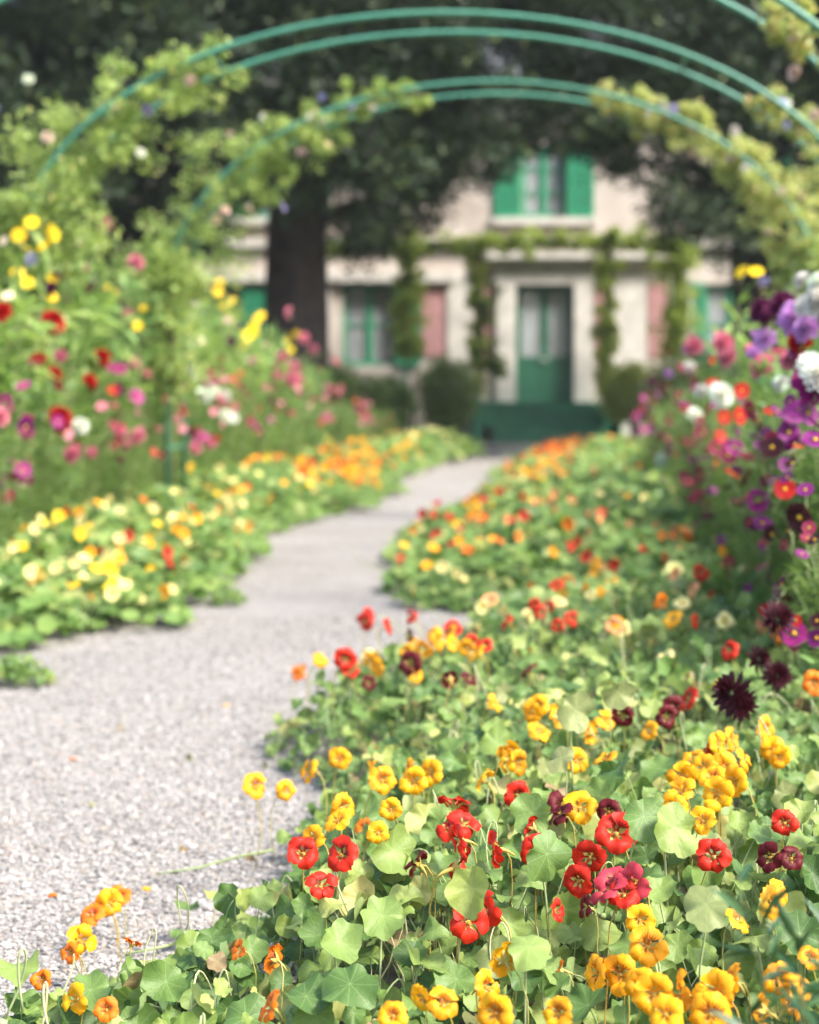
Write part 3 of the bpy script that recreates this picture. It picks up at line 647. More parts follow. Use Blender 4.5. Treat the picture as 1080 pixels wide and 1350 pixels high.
HERO = []   # px, py, colour, size, height
def H(cn, z, pts, size=1.0):
    for q in pts: HERO.append((q[0], q[1], cn, q[2] if len(q) > 2 else size, z))
H('gold', .34, [(447,999),(405,1015),(338,1035),(378,1042,.8),(488,1020),(505,1027),(535,1018,1.1),(545,1030),(565,1018),(455,1065),(443,1078),(515,1067,.8),(500,1098,.8),(410,1105,.8)])
H('gold', .33, [(633,1025),(660,1000),(685,1005),(672,990),(700,940),(708,930),(730,945),(712,962),(763,1003),(797,997),(775,965),(798,948),(655,925,.8),(855,963,.8),(765,1063,1.0)])
H('gold', .36, [(900,1025),(925,1010),(912,1000),(945,1047,1.1),(965,1030,1.1),(985,1000),(1022,990,1.15),(1012,960),(950,980),(968,975),(938,1020),(955,1010),(925,1080),(895,1040),(1030,1000),(890,1060,.9)])
H('gold', .31, [(855,1246,1.15),(845,1213,.9),(660,1262,1.05),(645,1300,1.0),(650,1336),(555,1316,.8),(585,1320,.85),(733,1335,1.0),(782,1283,1.1),(815,1285,1.15),(862,1312,1.2),(890,1308,1.15),(940,1307,1.25),(962,1290,1.1),(875,1335,1.2),(912,1322,1.1),(935,1338,1.2),(845,1300,1.05),(1000,1332,1.0),(1028,1292,.9),(1062,1300,.9),(1045,1322,.9),(975,1210,.8),(1022,1190,.9),(1030,1172,.7),(517,1338,.9),(1070,1260,.8)])
H('orange', .2, [(155,1180),(120,1202,.9),(175,1242,.5),(54,1291,.55),(140,1330,.7),(315,1252,.6),(358,1263,.75),(352,1325,.8),(548,1158,.6),(790,1228,.55),(735,1280,.6),(90,1256,.7)])
H('gold', .21, [(148,1190,1.0),(108,1240,1.0),(95,1318,1.0),(130,1195,.8)])
H('red', .32, [(400,1123,1.0),(447,1125,1.0),(425,1163,.95),(600,1055),(613,1082,1.05),(600,1110),(612,1145,1.1),(645,1120,.95),(685,1050),(635,1200),(622,1216),(708,1122,.9),(813,1096,1.1),(776,1133,1.05),(760,1163,.8),(822,1175,.9),(940,1127,.9),(942,993,.8),(1035,1085,.8),(700,1090,.7),(905,920,1.1),(735,1200,.6),(590,1090,.8)])
H('rose', .33, [(812,1158,1.15),(828,1165,1.1),(800,1168,1.)])
H('maroon', .33, [(745,1060),(802,1070,.8),(1012,1130,.8),(770,1195,.6),(820,945,.9),(888,935,1.0),(880,945,.9),(1045,1130,.7),(735,1068,.9),(835,1080,.7),(545,1135,.8)])
# clump farther along the edge
H('red', .36, [(480,820,1.1),(487,810,1.0),(515,825),(540,812),(597,828,.9),(455,870,1.1),(462,882),(622,848,.8),(665,818),(640,850,.7),(715,808),(755,815),(735,825,.8),(812,820,.8)])
H('gold', .36, [(425,868,1.0),(495,880),(490,870,.9),(570,835,1.1),(580,845,1.2),(600,848,1.1),(560,855),(615,855),(627,860),(885,815,1.2),(535,858,.8),(590,832)])
H('maroon', .33, [(540,874,1.15),(530,870,1.0),(592,895,.8),(620,893,.7),(695,882,1.0),(487,900,.7),(542,838,.7)])
H('orange', .2, [(392,888,.9),(397,880,.7),(660,925,.9),(635,990,.8),(500,990,.8),(650,965,.8),(480,1090,.7)])
near_plants = []; plant_cols = {}
hero_pos = []
for px, py, cn, sz, z in HERO:
    q = G(px, py, z); zz = z
    for _ in range(3):
        zc = float(canopy(q[0], q[1])) + .05; zz = max(z * .45, min(z, zc)) if z < .25 else .5 * z + .5 * max(.12, zc); q = G(px, py, zz)
    if cn == 'gold' and (random.random() < .3 or py > 1230): cn = 'spotted' if random.random() < .75 else 'gold'
    i = nearest(q[0], q[1]); hero_pos.append((q, cn, sz, i)); plant_cols.setdefault(i, []).append(cn)
for i, (x, y) in enumerate(cent):
    cs = plant_cols.get(i)
    extra = []
    if cs is None or y > 4.8:
        pool = ['gold', 'gold', 'red', 'maroon', 'orange'] if y < 4.8 else ['orange', 'pale', 'gold', 'red', 'peach', 'pale']
        extra = [random.choice(pool) for _ in range(random.choice((1, 2, 2, 3)) if y < 4.8 else random.choice((2, 3, 4)))]
    order = sorted(set((cs or []) + extra), key=lambda c: -((cs or []) + extra).count(c))
    lab, grp = nast_label(order, 'R', y, (cs or []) + extra)
    t = thing('nasturtium_plant', lab, 'flower', (x, y, 0), grp); near_plants.append((t, np.array([x, y, 0.])))
    for c in extra:
        xx, yy = x + random.gauss(0, .15), y + random.gauss(0, .15); xx = max(xx, float(xl(yy)) + .12)
        near_flower(t, np.array([x, y, 0.]), (xx, yy, float(canopy(xx, yy)) + random.uniform(.01, .07)), c, random.uniform(.7, 1.0))
    for k in range(6):
        xx, yy = x + random.gauss(0, .14), y + random.gauss(0, .14); xx = max(xx, float(xl(yy)) + .05)
        link('stem', random.choice(STEM), t, (xx - x, yy - y, max(0, float(canopy(xx, yy)) - random.uniform(.13, .20))), (0, 0, random.uniform(0, 6.28)), random.uniform(.8, 1.3))
for q, cn, sz, i in hero_pos:
    t, b_ = near_plants[i]; near_flower(t, b_, q, cn, sz * random.uniform(.82, 1.0) * ((.94 if q[1] > 2.4 else .84) if cn in ('gold', 'spotted') else 1.02), None, None, .25 if sz < .7 else 0)
# leaves
cnt = 0
def put_leaf(x, y, z, s, me, az, rx=0.0, ry=0.0):
    t, b_ = near_plants[nearest(x, y)]; link(me.name.split('.')[0], me, t, (x - b_[0], y - b_[1], z), (rx, ry, az), s)
yy_ = 1.6
while yy_ < 6.6:
    x0, x1 = float(xl(yy_)) - .03, float(xr(yy_)); dens = 1250 if yy_ < 3.6 else 760; dy = .05
    for _ in range(np.random.default_rng(int(yy_ * 1000)).poisson((x1 - x0) * dy * dens)):
        x = x0 + random.random() * (x1 - x0); y = yy_ + random.random() * dy
        if x < float(xl(y)) + abs(random.gauss(0, .03)) - .03: continue
        zc = float(canopy(x, y)); lay = random.random() ** 1.35
        z = max(.02, zc * (1 - .72 * lay) + random.gauss(0, .018)); s = random.choice((random.uniform(.012, .022), random.uniform(.017, .028), random.uniform(.022, .036)))
        if lay > .5: tl = random.choice((0, 1, 1, 2, 3))
        else: tl = random.choice((0, 1, 2, 2, 3, 3, 4, 5))
        if x - float(xl(y)) < .15: s *= .8
        me = LEAF[tl * 6 + random.randrange(6)][1]
        az = random.gauss(-.15, .85)
        if random.random() < .018: me = random.choice(LWITH); s *= .8
        elif random.random() < .012: me = random.choice(LPALE)
        put_leaf(x, y, z, s, me, az, random.gauss(0, .15), random.gauss(0, .22)); cnt += 1
    yy_ += dy
# conspicuous leaves in the photo
for px, py, z, sz_, me in ((760, 940, .43, .034, LPALE[1]), (815, 915, .45, .028, LPALE[2]), (738, 1000, .40, .026, LPALE[0]), (520, 1125, .30, .036, LEAF[25][1]), (700, 1075, .34, .033, LEAF[27][1]), (890, 1095, .35, .037, LEAF[24][1]), (930, 1195, .33, .032, LPALE[0]), (505, 1210, .25, .034, LEAF[13][1]), (722, 1130, .33, .034, LEAF[31][1]), (620, 1175, .31, .032, LEAF[30][1]), (700, 1250, .27, .033, LEAF[6][1]), (850, 1080, .36, .034, LEAF[19][1]), (460, 1300, .22, .036, LEAF[12][1]), (405, 1315, .20, .032, LEAF[7][1]), (22, 1275, .14, .034, LEAF[0][1])):
    q = G(px, py, z); put_leaf(q[0], q[1], z, sz_, me, random.gauss(0, .4))
# runner creeping out on the gravel
i = nearest(-.3, 3.2); t, b_ = near_plants[i]
pts = np.array([(-.22, 3.22, .05), (-.30, 3.25, .035), (-.38, 3.27, .02), (-.44, 3.22, .018), (-.50, 3.20, .012)])
link('runner', Geo().tube(pts - b_, [.0035, .0035, .003, .0025, .002], 6).mesh('runner', STALK), t)
for x, y, z, s, k in ((-.345, 3.27, .10, .024, 2), (-.40, 3.28, .07, .02, 1), (-.41, 3.24, .04, .017, 4), (-.3, 3.27, .05, .016, 10)): put_leaf(x, y, z, s, LEAF[k][1], .4)
i = nearest(-.3, 3.75); t, b_ = near_plants[i]
pts = np.array([(-.28, 3.78, .05), (-.36, 3.8, .03), (-.44, 3.78, .012), (-.52, 3.74, .01)])
link('runner', Geo().tube(pts - b_, [.003, .003, .0025, .0015], 6).mesh('runner', STALK), t)
print('near leaves', cnt, 'plants', len(cent))

# dry leaves and dropped petals lying on the gravel
for k, (px, py) in enumerate(((196, 1172), (205, 1290), (120, 1060), (60, 1180), (250, 1000), (350, 1010), (300, 930), (160, 960), (420, 905), (90, 1000), (330, 1130), (240, 1120))):
    q = G(px, py, .012)
    if k % 3: tag(link('fallen_leaf', random.choice(LWITH), None, q, (R(random.uniform(150, 210)), R(90) if False else 0, random.uniform(0, 6)), random.uniform(.007, .012)), 'small curled brown leaf lying on the pale gravel', 'leaf', 'dry leaves on the gravel')
    else: tag(link('fallen_petal', random.choice(PETAL['orange' if k % 2 else 'gold', 0]), None, q, (0, 0, random.uniform(0, 6)), .8), 'dropped orange yellow petal lying on the pale gravel', 'petal', 'dropped petals on the gravel')
# ------------------------------------------------------------------ nasturtium carpet farther off
disc_n = 10; th = np.linspace(0, 2 * math.pi, disc_n, endpoint=False)
DT = np.concatenate([[(0, .1, -.12)], np.stack([np.cos(th) * (1 + .06 * np.sin(3 * th)), np.sin(th), .07 * np.sin(2 * th) + .04], 1)]); DF = [(0, 1 + i, 1 + (i + 1) % disc_n) for i in range(disc_n)]
FOL = []
for k in range(7):
    N = 300; g = Geo(); a = rng.random(N) * 6.283; q = np.sqrt(rng.random(N)); lay = rng.random(N) ** 1.5
    rx_ = .36 * (1 + .18 * np.sin(2 * a + k) + .12 * np.sin(3 * a + 2 * k)); x = q * rx_ * np.cos(a); y = q * rx_ * np.sin(a)
    z = (.07 + .24 * (1 - q ** 2.2)) * (1 - .7 * lay) + .03 + .03 * rng.standard_normal(N) * (1 - q)
    fa = -math.pi / 2 + rng.standard_normal(N) * 1.1; t_ = R(10) + rng.random(N) * R(62)
    nz = np.stack([np.sin(t_) * np.cos(fa), np.sin(t_) * np.sin(fa), np.cos(t_)], 1)
    V, F, A, _ = scatter(DT, DF, frames(nz, rng.random(N) * 6.28), np.stack([x, y, np.maximum(z, .012)], 1), (.022 + .02 * rng.random(N))[:, None]); g.add(V, F, 0, var=A)
    for _ in range(26):
        b0 = np.array([random.gauss(0, .12), random.gauss(0, .12), 0]); g.tube([b0, b0 * 1.4 + np.array([0, 0, .1]), b0 * 1.8 + np.array([random.gauss(0, .03), random.gauss(0, .03), .24])], .0025, 3, 1, cap=False)
    FOL.append(g.mesh('foliage', [NASTM, STALK]))
def mid_plant(x, y, side, cols, nf, s, fs=1.0, flat=1.0):
    order = sorted(set(cols), key=lambda c: -cols.count(c)); lab, grp = nast_label(order, side, y)
    t = thing('nasturtium_plant', lab, 'flower', (x, y, 0), grp)
    zs = s ** .3 * random.uniform(.75, 1.15) * flat
    link('foliage', random.choice(FOL), t, (0, 0, 0), (0, 0, random.gauss(0, .5)), (s, s, zs), 'stuff')
    for _ in range(nf):
        a = random.random() * 6.283; q = random.random() ** .6 * .32 * s
        if random.random() < .65: a = -abs(a % math.pi) 
        z = (.11 + .23 * (1 - (q / (.36 * s)) ** 2.2)) * zs + random.uniform(0, .06)
        link('flower', random.choice(MIDF[random.choice(cols)]), t, (q * math.cos(a), q * math.sin(a), z), (0, 0, random.gauss(0, .8)), random.uniform(.8, 1.15) * fs)
def pals_R(d, off):
    if d < 8: return random.choice((['pale', 'peach', 'orange'], ['orange', 'gold'], ['pale', 'gold', 'peach'], ['red', 'gold'])), random.randint(1, 5)
    if d < 10.5: return random.choice((['pale', 'peach', 'yellow'], ['orange', 'peach'], ['red', 'gold'])), random.randint(2, 6)
    if d < 15: return (random.choice((['red', 'red', 'orange'], ['gold', 'yellow', 'pale'], ['red', 'gold'])) if off < .6 else random.choice((['pale', 'peach'], ['orange', 'gold'], ['yellow', 'pale']))), (random.randint(7, 13) if off < .6 else random.randint(0, 3))
    if d < 20: return (['red', 'orange', 'gold'] if off < .5 else random.choice((['orange', 'peach'], ['pale', 'yellow']))), (random.randint(6, 12) if off < .5 else random.randint(0, 2))
    return (['orange', 'red', 'orange'] if off < .7 else ['yellow', 'orange']), (random.randint(14, 22) if off < .7 else random.randint(1, 4))
def pals_L(d, off):      # off: distance in from the gravel edge
    if d < 9.2: return (random.choice((['pale', 'pale', 'yellow', 'pale'], ['pale', 'yellow', 'pale', 'orange'])) if off > .35 else random.choice((['orange', 'red', 'gold', 'pale'], ['gold', 'yellow', 'pale', 'pale']))), (random.randint(13, 21) if off > .15 else random.randint(5, 9))
    if d < 13: return random.choice((['pale', 'yellow', 'pale'], ['orange', 'gold', 'pale'], ['gold', 'pale'])), random.randint(4, 9)
    if d < 16: return random.choice((['pale', 'peach'], ['orange', 'gold'], ['pale', 'yellow'])), random.randint(4, 8)
    if d < 22.5: return random.choice((['orange', 'gold', 'gold'], ['gold', 'yellow', 'orange'], ['orange', 'red', 'gold'])), random.randint(12, 20)
    return ['pale', 'gold', 'orange'], random.randint(3, 8)
rows = []
d = 6.45
while d < 28.5:
    sp_ = .44 if d < 13 else .58 if d < 20 else .7
    x = float(xl(d)) + .22 * sp_ / .44
    while x < float(xr(d)) + .1: rows.append(('R', x + random.gauss(0, .05), d + random.gauss(0, .06), sp_, x - float(xl(d)))); x += sp_
    d += sp_ * .92
d = 6.95
while d < 28:
    sp_ = .44 if d < 13 else .58 if d < 20 else .7
    x = float(xe(d)) - .27 * sp_ / .44
    while x > float(xf(d)) - .7 and x > -.235 * d - .3: rows.append(('L', x + random.gauss(0, .05), d + random.gauss(0, .06), sp_, float(xe(d)) - x)); x -= sp_
    d += sp_ * .92
for side, x, d, sp_, off in rows:
    cols, nf = (pals_R if side == 'R' else pals_L)(d, off)
    mid_plant(x, d, side, cols, nf, sp_ / .44 * 1.02, 1.0 if d < 15 else 1.15, .7 if off < .4 else 1.0)
print('carpet plants', len(rows))
# small weed tufts on the gravel
for px, py, s in ((20, 905, .35), (575, 800, .55), (610, 798, .5), (640, 806, .5), (300, 800, .22)):
    q = G(px, py, 0); mid_plant(q[0], q[1], 'L' if px < 400 else 'R', ['pale'], 0 if s < .5 else 2, s, 1.0, .45)

# ------------------------------------------------------------------ border flowers
DAH = {'white': (.80, .80, .76), 'purple': (.19, .015, .15), 'lilac': (.60, .30, .68), 'plum': (.13, .018, .075), 'blackred': (.045, .006, .012), 'scarlet': (.45, .012, .012), 'pink': (.70, .22, .32), 'magenta': (.36, .018, .2), 'sun': (.85, .58, .01), 'crimson': (.22, .008, .05), 'cream': (.8, .7, .5)}
DM = {k: petal_mat('border petal %s' % k, v, tuple(c * .45 for c in v) if k in ('purple', 'lilac', 'magenta', 'pink', 'crimson') else None, None, .3, .3) for k, v in DAH.items()}
YC = plain('flower eye', (.75, .42, .02), .8, .5, 300, 0, .5); BC = plain('dark flower eye', (.10, .05, .02), .9)
def dahlia_mesh(cn, npet, r_, spiky):
    g = Geo(); ga = 2.39996
    for i in range(npet):
        t = (i + .5) / npet; el = R(86) - t ** .8 * R(100); L = r_ * (.35 + .65 * t ** .5); wv = L * (.18 if spiky else .34)
        cu = .55 if not spiky else -.1
        V, F, U = petal_grid(4, 3, lambda u, v: (.1 * r_ + L * u, v * wv * (math.sin(math.pi * (.12 + .8 * u)) ** .8), (abs(v) * wv * cu) * (1 - .3 * u) + .10 * L * u * u))
        c, s = math.cos(el), math.sin(el); V = np.stack([V[:, 0] * c - V[:, 2] * s, V[:, 1], V[:, 0] * s + V[:, 2] * c], 1)
        V[:, 0] += r_ * .18 * t; V[:, 2] -= r_ * .35 * t
        g.add(rotx_face(rotz(V, i * ga), .45), F, 0, U, (i * .37) % .3)
    g.tube(rotx_face(np.array([(0, 0, -r_ * .2), (0, -.02, -r_ * .6), (0, -.08, -r_ * .9)]), .45), [.009, .005, .004], 5, 1)
    return g.mesh('flower', [DM[cn], STALKR])
def daisy_mesh(cn, npet, r_, wf, eye, e=.5, cup=.12):
    g = Geo()
    for i in range(npet):
        a = i * 2 * math.pi / npet + random.gauss(0, .05)
        V, F, U = petal_grid(4, 3, lambda u, v: (.12 * r_ + .88 * r_ * u - .05 * r_ * v * v * u + .04 * r_ * abs(v) * (u > .9), v * r_ * wf * (math.sin(math.pi * (.1 + .68 * u)) ** .8), cup * r_ * u + .04 * r_ * math.sin(3 * v + i)))
        g.add(rotx_face(rotz(V, a), e), F, 0, U, (i * .37) % .25)
    g.add(rotx_face(IV * np.array([.2, .2, .13]) * r_ + np.array([0, 0, .05 * r_]), e), IF, 1)
    g.tube(rotx_face(np.array([(0, 0, 0), (0, -.01, -.02), (0, -.09, -.03)]), e), [.003, .002, .002], 4, 2)
    return g.mesh('flower', [DM[cn], eye, STALK])
FM = {}
for cn in DAH:
    FM['dahlia', cn] = [dahlia_mesh(cn, 64, .052, False), dahlia_mesh(cn, 52, .045, False)]
    FM['cactus dahlia', cn] = [dahlia_mesh(cn, 60, .058, True)] if cn in ('blackred', 'plum', 'lilac', 'purple') else FM['dahlia', cn]
    FM['cosmos', cn] = [daisy_mesh(cn, 8, .036, .42, YC, e) for e in (.2, .5, .9)]
    FM['daisy', cn] = [daisy_mesh(cn, 13, .042, .26, YC if cn != 'sun' else YC, e, .05) for e in (.2, .5, .8)]
# a small rose and a clematis star for the arches
def rose_mesh(m):
    g = Geo()
    for i in range(22):
        t = i / 22; el = R(80) - t * R(85); L = .016 + .014 * t
        V, F, U = petal_grid(3, 3, lambda u, v: (L * u, v * L * .75 * math.sin(math.pi * (.2 + .6 * u)), abs(v) * L * .3))
        c, s = math.cos(el), math.sin(el); V = np.stack([V[:, 0] * c - V[:, 2] * s, V[:, 1], V[:, 0] * s + V[:, 2] * c], 1); g.add(rotx_face(rotz(V, i * 2.4), .3), F, 0, U)
    return g.mesh('flower', [m])
ROSES = {k: rose_mesh(petal_mat('rose petal %s' % k, v)) for k, v in (('white', (.82, .80, .74)), ('blush', (.80, .6, .55)), ('lilac', (.5, .45, .75)), ('cream', (.8, .7, .45)))}

# foliage of border plants (height 1, shared)
FT = np.array([(0, 0, 0), (.3, .35, .04), (0, .4, -.03), (-.3, .35, .04), (.2, .75, .0), (0, .78, -.05), (-.2, .75, 0), (0, 1.05, -.12)]); FF_ = [(0, 1, 2), (0, 2, 3), (1, 4, 5), (1, 5, 2), (2, 5, 6), (2, 6, 3), (4, 7, 5), (5, 7, 6)]
def border_foliage(kind, seed):
    r_ = np.random.default_rng(900 + seed); g = Geo(); lm = {'broad': BORD, 'lance': BORDL, 'mixed': BORD, 'feather': FEATH, 'dark': DARKL}[kind]
    stems = []
    for k in range(9 if kind != 'dark' else 5):
        a = r_.random() * 6.283; sp_ = (.10 + .16 * r_.random()) if kind != 'dark' else .1; q = np.linspace(0, 1, 7)
        pts = np.stack([np.cos(a) * sp_ * q ** 1.3, np.sin(a) * sp_ * q ** 1.3, q * (.78 + .22 * r_.random())], 1); stems.append(pts)
        g.tube(pts, np.linspace(.006, .0025, 7), 4, 1, cap=False)
    N = {'mixed': 420, 'broad': 330, 'lance': 420, 'feather': 1500, 'dark': 150}[kind]
    si = r_.integers(0, len(stems), N); q = .06 + .94 * r_.random(N) ** .8; idx = np.minimum((q * 6).astype(int), 5); fr = q * 6 - idx
    SA = np.array(stems); p0 = SA[si, idx] * (1 - fr)[:, None] + SA[si, idx + 1] * fr[:, None]
    an = r_.random(N) * 6.283; el = r_.normal(.35, .45, N); dr = np.stack([np.cos(an) * np.cos(el), np.sin(an) * np.cos(el), np.sin(el)], 1)
    L = {'mixed': .04 + .045 * r_.random(N), 'broad': .06 + .07 * r_.random(N), 'lance': .07 + .08 * r_.random(N), 'feather': .04 + .06 * r_.random(N), 'dark': .06 + .06 * r_.random(N)}[kind]
    wr = {'mixed': .75, 'broad': 1.0, 'lance': .42, 'feather': .11, 'dark': .36}[kind]
    off = {'mixed': .07, 'broad': .09, 'lance': .04, 'feather': .09, 'dark': .0}[kind] * r_.random(N); p0 = p0 + dr * off[:, None]
    nz = np.cross(dr, np.cross(np.array([[0, 0, 1.]]), dr)) + .35 * r_.standard_normal((N, 3)); y = dr; x = np.cross(y, nz); x /= np.linalg.norm(x, axis=1)[:, None]; z = np.cross(x, y)
    V, F, A, _ = scatter(FT * np.array([wr, 1, 1]), FF_, np.stack([x, y, z], 2), p0, L[:, None], var=r_.random(N)); V[:, 2] = np.maximum(V[:, 2], .01); g.add(V, F, 0, var=A)
    return g.mesh('foliage', [lm, STALKR if kind in ('mixed', 'dark') else STALK])
BF = {k: [border_foliage(k, i * 7 + j) for j in range(3)] for i, k in enumerate(('mixed', 'lance', 'feather', 'dark'))}
SPEC = {'dahlia': 'mixed', 'cactus dahlia': 'mixed', 'cosmos': 'feather', 'daisy': 'lance'}
CN2 = {'white': 'white', 'purple': 'purple', 'lilac': 'lilac pink', 'plum': 'dark plum', 'blackred': 'blackish red', 'scarlet': 'scarlet', 'pink': 'pink', 'magenta': 'magenta', 'sun': 'bright yellow', 'crimson': 'crimson', 'cream': 'cream'}
bplants = []
def border_plant(x, y, side, spec, cn, h, fl=(), wide=1.0):
    where = ('in the purple border ' if side == 'R' else 'in the red border ') + (('beside the foreground nasturtiums' if y < 7 else 'between foreground and arches' if y < 12 else 'beyond the rose arches') if side == 'R' else ('before the first rose arch' if y < 10.2 else 'around the rose arches' if y < 15 else 'towards the yew'))
    t = thing(spec.replace(' ', '_') + '_plant', '%s plant with %s flowers %s' % ({'daisy': 'tall daisy', 'cosmos': 'feathery cosmos'}.get(spec, 'tall ' + spec), CN2[cn], where), 'flower', (x, y, 0), '%s %s %s' % (cn, spec, where))
    link('foliage', random.choice(BF[SPEC[spec]]), t, (0, 0, 0), (0, 0, random.uniform(0, 6.28)), (wide * max(h, .9), wide * max(h, .9), h), 'stuff')
    b_ = np.array([x, y, 0.]); bplants.append((t, b_, side, spec, cn, h)); return t
def border_flower(t, b_, spec, cn, pos, s=1.0):
    k = 1.7 if spec == 'cosmos' else 1.0; s = s * (.8 if spec == 'dahlia' else .9 if b_[0] < 0 else 1) * (.66 if spec == 'cosmos' and b_[0] > 0 and s > 1.1 else 1)
    link('flower', random.choice(FM[spec, cn]), t, np.asarray(pos) - b_, (random.gauss(0, .2 * k), random.gauss(0, .25 * k), random.gauss(-.2 if b_[0] > 0 else .2, .65 * k)), s)
# flowers that stand out in the photo
BH = []
def B(spec, cn, pts, s=1.0):
    for q in pts: BH.append((spec, cn, q[0], q[1], q[2] if len(q) > 2 else s))
B('daisy', 'sun', [(42,293),(25,310),(70,308,1.2),(66,303),(36,328,1.1),(229,332),(208,383),(229,380),(245,375),(255,403),(287,385,1.2),(290,372,1.2),(300,410,1.2),(303,420),(335,430,1.3),(330,440,1.3),(340,420,1.2),(345,415)])
B('dahlia', 'plum', [(70,365,1.2),(90,352,1.2),(66,380,1.1),(88,393,.8),(115,378,1.1),(130,378,1.1),(148,390,1.2),(155,402,1.1),(305,450,1.1)])
B('dahlia', 'pink', [(167,416,1.3),(180,345,1.2),(388,485,1.6),(385,500,1.6),(400,445,1.5),(413,460,1.3),(365,495,1.2),(443,476,1.2),(380,412,1.3),(395,500,1.3),(138,297,1.1),(372,470,1.2)])
B('dahlia', 'scarlet', [(70,422,1.5),(75,428,1.2),(133,470,1.1),(135,476,1.0),(119,500,1.0),(121,508,.9),(80,548,1.3),(82,560,1.3),(48,475,1.1),(73,492,1.0),(2,410,1.2)])
B('dahlia', 'white', [(250,490,1.3),(246,475,1.2),(255,493,1.2),(270,520,1.4),(295,522,1.4),(300,548,1.5),(283,515,1.3),(308,550,1.3),(105,561,1.0),(248,450,1.1)])
B('cosmos', 'magenta', [(180,523,1.6),(35,563,1.6),(38,572,1.5),(30,620,1.2),(35,635,1.2),(150,485,1.2),(160,487,1.2),(262,580,1.5),(250,570,1.2),(22,612,1.2),(5,635,1.3)])
B('cosmos', 'crimson', [(240,535),(218,525),(365,540,1.5),(385,545,1.5),(475,540,1.6),(483,548,1.8),(440,528,1.6),(490,553,1.6),(150,560),(330,555,1.4),(205,565),(100,590),(12,655)])
B('daisy', 'sun', [(978,358,1.0),(997,358,.9)])
B('dahlia', 'plum', [(1003,408,1.1),(1030,400,.9),(1012,415,1.0)])
B('dahlia', 'lilac', [(1008,446,1.0),(1050,418,1.15),(1062,432,1.0),(1040,408,.8)])
B('dahlia', 'scarlet', [(1053,450,.95)])
B('dahlia', 'white', [(1075,395,1.0),(1063,403,.8),(1078,372,.9),(1070,480,.9),(1082,492,1.0),(1055,368,.7)])
B('dahlia', 'pink', [(915,455,1.2),(955,452,1.1),(958,470,.9),(1003,482,1.0)])
B('dahlia', 'magenta', [(1075,508,1.0),(1058,500,.8)])
B('cosmos', 'purple', [(1055,540,1.5),(1045,547,1.3),(1075,580,1.4),(1012,627,1.5),(998,575,1.2),(1040,570,1.3),(1005,600,1.3),(1005,690,1.2),(1012,725,1.2),(1015,760,1.2),(1030,770,.9),(1065,545,1.4),(1048,585,1.2),(1075,560,1.3)])
B('cosmos', 'magenta', [(1047,835,1.35),(975,842,1.2),(1000,660,1.0),(968,590)])
B('cosmos', 'blackred', [(1055,682,1.1),(935,750,1.1),(1018,705,.8),(1018,590,1.0)])
B('cosmos', 'scarlet', [(975,548,.9),(955,550,.8),(978,515,.8),(965,625,.9),(985,655,.8),(1035,645,.8),(950,575,.8),(905,540,.9),(940,505,.8),(890,600,.9)])
B('cactus dahlia', 'blackred', [(1030,815,.68),(960,912,.66),(1004,868,.5),(1025,890,.5),(975,928,.5)])
B('dahlia', 'white', [(918,547,1.1),(953,520,1.1),(910,482,.8),(925,515,1.0),(872,606,1.3),(1030,505,.6),(945,515,.9)])
B('cosmos', 'crimson', [(900,535,1.2),(885,545,1.2),(905,560,1.2),(895,520,1.3),(860,560,1.4),(870,575,1.2),(915,500,1.2),(880,510,1.3),(925,570,1.1),(935,540,1.1),(960,600,1.0),(940,620),(985,630),(945,590),(850,540,1.4),(990,540),(1000,555)])
def region(n, xs, lo, hi, kinds, s):
    for _ in range(n):
        px = xs[0] + random.random() * (xs[-1] - xs[0]); a, b_ = np.interp(px, xs, lo), np.interp(px, xs, hi); sp_, c_ = random.choice(kinds)
        BH.append((sp_, c_, px, a + random.random() ** .8 * (b_ - a), s * random.uniform(.75, 1.15)))
CO = 'cosmos'
region(105, [845, 900, 960, 1040, 1085], [505, 470, 470, 500, 470], [590, 670, 770, 850, 880], [(CO, 'crimson'), (CO, 'crimson'), (CO, 'purple'), (CO, 'scarlet'), (CO, 'blackred'), (CO, 'purple')], .56)
region(120, [0, 100, 250, 400, 490], [420, 430, 470, 470, 530], [655, 625, 600, 565, 560], [(CO, 'crimson'), (CO, 'magenta'), (CO, 'pink'), (CO, 'scarlet'), ('dahlia', 'pink')], 1.0)
region(34, [0, 100, 250, 370, 420], [285, 300, 350, 410, 430], [420, 430, 450, 470, 470], [('daisy', 'sun'), ('daisy', 'cream'), ('daisy', 'sun')], .9)
region(45, [830, 870, 930], [520, 490, 480], [570, 600, 680], [(CO, 'crimson'), (CO, 'purple'), (CO, 'crimson'), (CO, 'magenta')], .95)
region(16, [870, 960, 1060], [440, 430, 440], [500, 500, 480], [('dahlia', 'pink'), ('dahlia', 'lilac'), ('cosmos', 'crimson')], .65)
BHP = []
